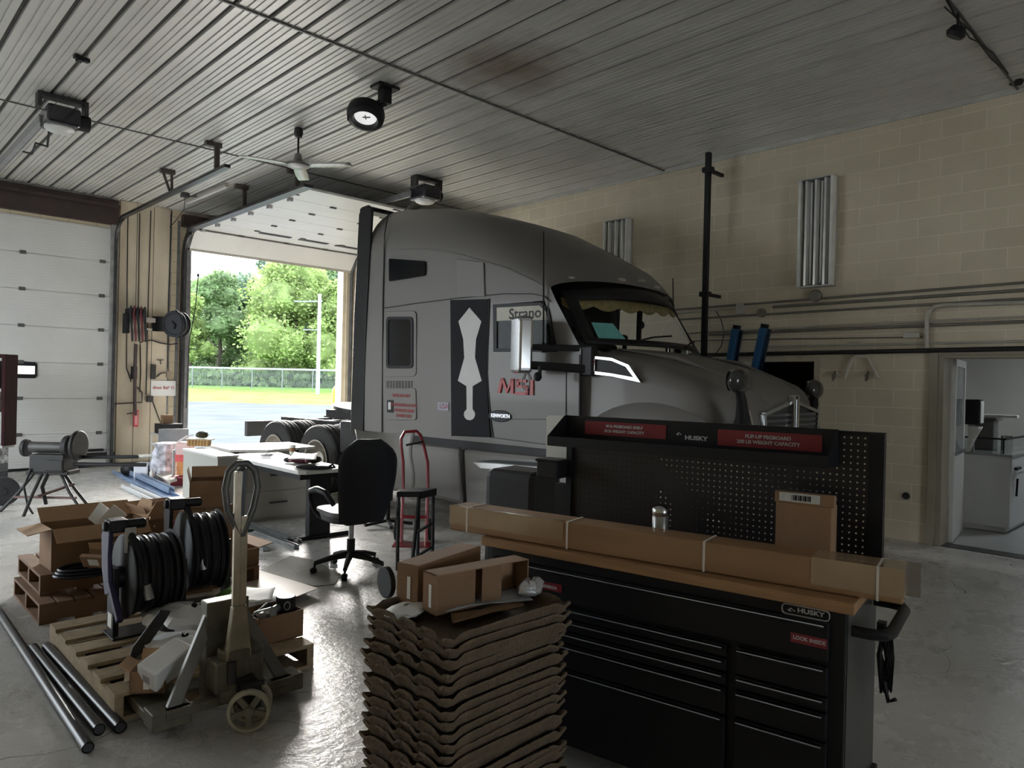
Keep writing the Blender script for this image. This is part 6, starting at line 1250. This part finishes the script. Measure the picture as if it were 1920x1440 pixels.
# rack at the far left
rk = thing('tool_rack', 'tall dark maroon tool rack standing before the closed door, cut by the picture edge', 'rack', G(-14, 905), VR); mr_ = mat('rack_maroon', (.022, .005, .006), .75, 0, .2)
rk['label'] = 'tall dark maroon tool rack standing before the closed door'
mr_.node_tree.nodes['Principled BSDF'].inputs['Specular IOR Level'].default_value = .15
MB().box(.28, .33, -.25, .0, .55, 1.80).box(-.6, .33, -.25, 0, 1.78, 1.83).box(.26, .30, -.24, -.02, 1.2, 1.78).build('frame', mr_, rk, bevel=.008)
MB().box(-.6, .26, -.22, 0, .98, 1.02).box(-.6, .3, -.25, 0, .52, .56).build('shelf', mat('shelf_grey', (.30, .29, .28), .5), rk); MB().box(-.6, .22, -.2, 0, 1.35, 1.7).build('tool_case', black, rk, bevel=.02); MB().box(-.4, .12, -.2, -.02, 1.02, 1.28).box(.14, .22, -.2, -.05, 1.02, 1.3).build('carton', paper, rk)
MB().box(-.6, .28, -.22, 0, 0, .06).build('base', black, rk)
pr = mat('printed_carton', (.40, .40, .40), .6, 0, .8, 16)
for z0, z1, m_, lb in ((.29, .42, pr, 'lower printed grey carton in the foot of the maroon rack'), (.42, .525, pr, 'upper printed grey carton just under the shelf of the maroon rack'), (.06, .17, black, 'lowest black case in the foot of the maroon rack'), (.17, .29, mat('case_dark', (.03, .035, .035), .5), 'dark case lying between the black case and the printed cartons of the rack')):
    single('stored_case' if m_ is not pr else 'printed_carton', lb, 'case', MB().box(-.5, .28, -.22, .0, z0 + .002, z1 - .002), m_, G(-22, 905), VR, bevel=.006)
w = G(6, 948); single('handcart_wheel', 'black wheel standing on the floor in front of the maroon rack', 'wheel', MB().cyl((0, -.03, .17), (0, .03, .17), .17, n=28).cyl((0, -.035, .17), (0, .035, .17), .05), rubber, w + Vector((-.0, 0, 0)), VR + .5, bevel=.008)
# clutter by the pilaster
cl = mat('shelf_white', (.62, .62, .60), .4)
t = thing('white_shelf', 'small white wire shelf against the wall between the doors', 'shelf', (-4.42, -1.25, 0)); 
for x in (0, .42): 
    for y in (0, .34): MB().box(x, x + .02, y, y + .02, 0, .62).build('post', cl, t)
for z in (.60, .42, .22): MB().box(0, .44, 0, .36, z, z + .02).build('shelf_board', cl, t)
single('black_printer', 'black boxy device with a silver mark on top of the small white shelf', 'device', MB().box(0, .34, -.05, .28, 0, .16).box(.1, .22, -.052, -.05, .06, .10), black, (-4.38, -1.22, .622), bevel=.015)
single('tan_carton', 'small tan carton on top of the black boxy device', 'carton', MB().box(0, .16, 0, .12, 0, .14), card, (-4.30, -1.10, .784), bevel=.004)
t = thing('monitor', 'grey flat monitor seen from behind, among the clutter by the door post', 'monitor', DW(322, 860, -1.6) * 1.0, VR * .4); t.location.z = 0
zc_ = DW(322, 818, -1.6).z; MB().box(-.20, .24, -.02, .02, zc_ - .15, zc_ + .12).build('screen', mat('monitor_grey', (.20, .21, .22), .5), t, bevel=.008); MB().box(-.04, .04, .0, .04, zc_ - .36, zc_ - .1).box(-.12, .12, -.06, .1, zc_ - .38, zc_ - .36).build('stand', black, t)
single('stand_table', 'plain low dark table under the grey monitor', 'table', MB().box(-.2, .2, -.15, .15, .0, zc_ - .38), mat('table_dark', (.16, .16, .17), .5), (t.location.x, t.location.y, 0), VR * .4)
sheetm = mat('printed_wrap', (.45, .45, .50), .4, 0, .75, 9, .4, 14)
t = thing('wrapped_bundle', 'bulky bundle wrapped in black and white printed plastic below the monitor', 'bundle', DW(312, 873, -2.2), VR * .5); t.location.z = 0
rr = random.Random(5); q = MB(); rows = []
for j in range(8): rows.append([((.22 - .06 * (j / 7) ** 2) * math.cos(a) * rr.uniform(.86, 1.12), .20 * math.sin(a) * rr.uniform(.86, 1.1), .56 * j / 7) for a in [k * PI / 8 for k in range(16)]])
q.grid(rows, closed=True); n = 16; o_ = len(q.v); q.f.append(tuple(range(o_ - n, o_))); q.sm.append(True); q.build('wrap', sheetm, t, sharp=18)
t = thing('step_table', 'low white side table on one leg in front of the small white shelf', 'side table', (-4.66, -1.85, 0)); MB().box(-.22, .22, -.15, .15, .33, .35).build('table_top', cl, t); MB().cyl((.06, 0, .02), (.06, 0, .33), .02).build('leg', gsteel, t); MB().box(-.08, .20, -.12, .12, 0, .02).build('foot', cl, t)
p = G(262, 898); t = thing('white_appliance', 'small white box-shaped appliance with a black side at the end of the blue channels', 'appliance', p, VR); MB().box(-.10, .12, 0, .2, 0, .24).build('body', mat('appliance_white', (.6, .61, .66), .4, 0, .08, 8), t, bevel=.008); MB().box(.12, .22, .02, .2, 0, .20).build('side', black, t, bevel=.01)
p = G(241, 892); single('black_satchel', 'black rounded bag on the floor left of the white appliance', 'bag', MB().sphere((0, 0, .10), .13, 1, .6, .8), black, p, VR)
flat('plywood_sheet', 'pale thin board lying on the floor behind the blue channels', 'board', [(283, 884), (322, 880), (332, 902), (318, 906)], .10, .02, mat('board_pale', (.42, .40, .36), .7)); 
p = G(300, 893); single('board_support', 'dark low crate holding up the pale thin board', 'crate', MB().box(-.12, .2, .1, .3, 0, .098), mat('crate_dark', (.10, .09, .08), .7), p, VR)
bag('black_cloth', 'black crumpled cloth on the floor in front of the wrapped bundle', G(316, 884), .38, .28, .14, black, 61, VR)
q = MB(); q.tube([(0, 0, 0), (0, 0, .22)], .012, 6); q.box(-.06, .03, -.03, .03, 0, .01)
single('white_bottle', 'slim white bottle standing before the white appliance', 'bottle', MB().lathe([(.001, 0), (.03, 0), (.03, .14), (.012, .17), (.012, .20), (.001, .20)], 14), paper, G(284, 903))
ct_ = thing('red_cart', 'red and white upright display cart left of the white side cabinet', 'cart', G(345, 908), VR)
MB().box(-.10, .12, -.08, .08, .42, .62).build('white_head', mat('head_pink', (.62, .42, .40), .4), ct_, bevel=.02); MB().box(-.10, .12, -.085, .08, .34, .44).build('red_band', mat('band_red', (.55, .05, .05), .4), ct_); MB().box(-.08, .08, -.07, .07, .14, .34).build('orange_body', mat('body_orange', (.48, .18, .04), .5, 0, .3, 20), ct_); MB().box(-.14, .16, -.15, .1, 0, .13).build('base', mat('base_red', (.22, .015, .03), .4), ct_, bevel=.02)
MB().tube([(-.14, 0, .05), (-.14, 0, .45), (-.10, 0, .62), (.02, 0, .70), (.12, 0, .72)], .012, 8).tube([(-.16, 0, .0), (-.16, 0, .5)], .02, 8).build('bent_pipe', gsteel, ct_)
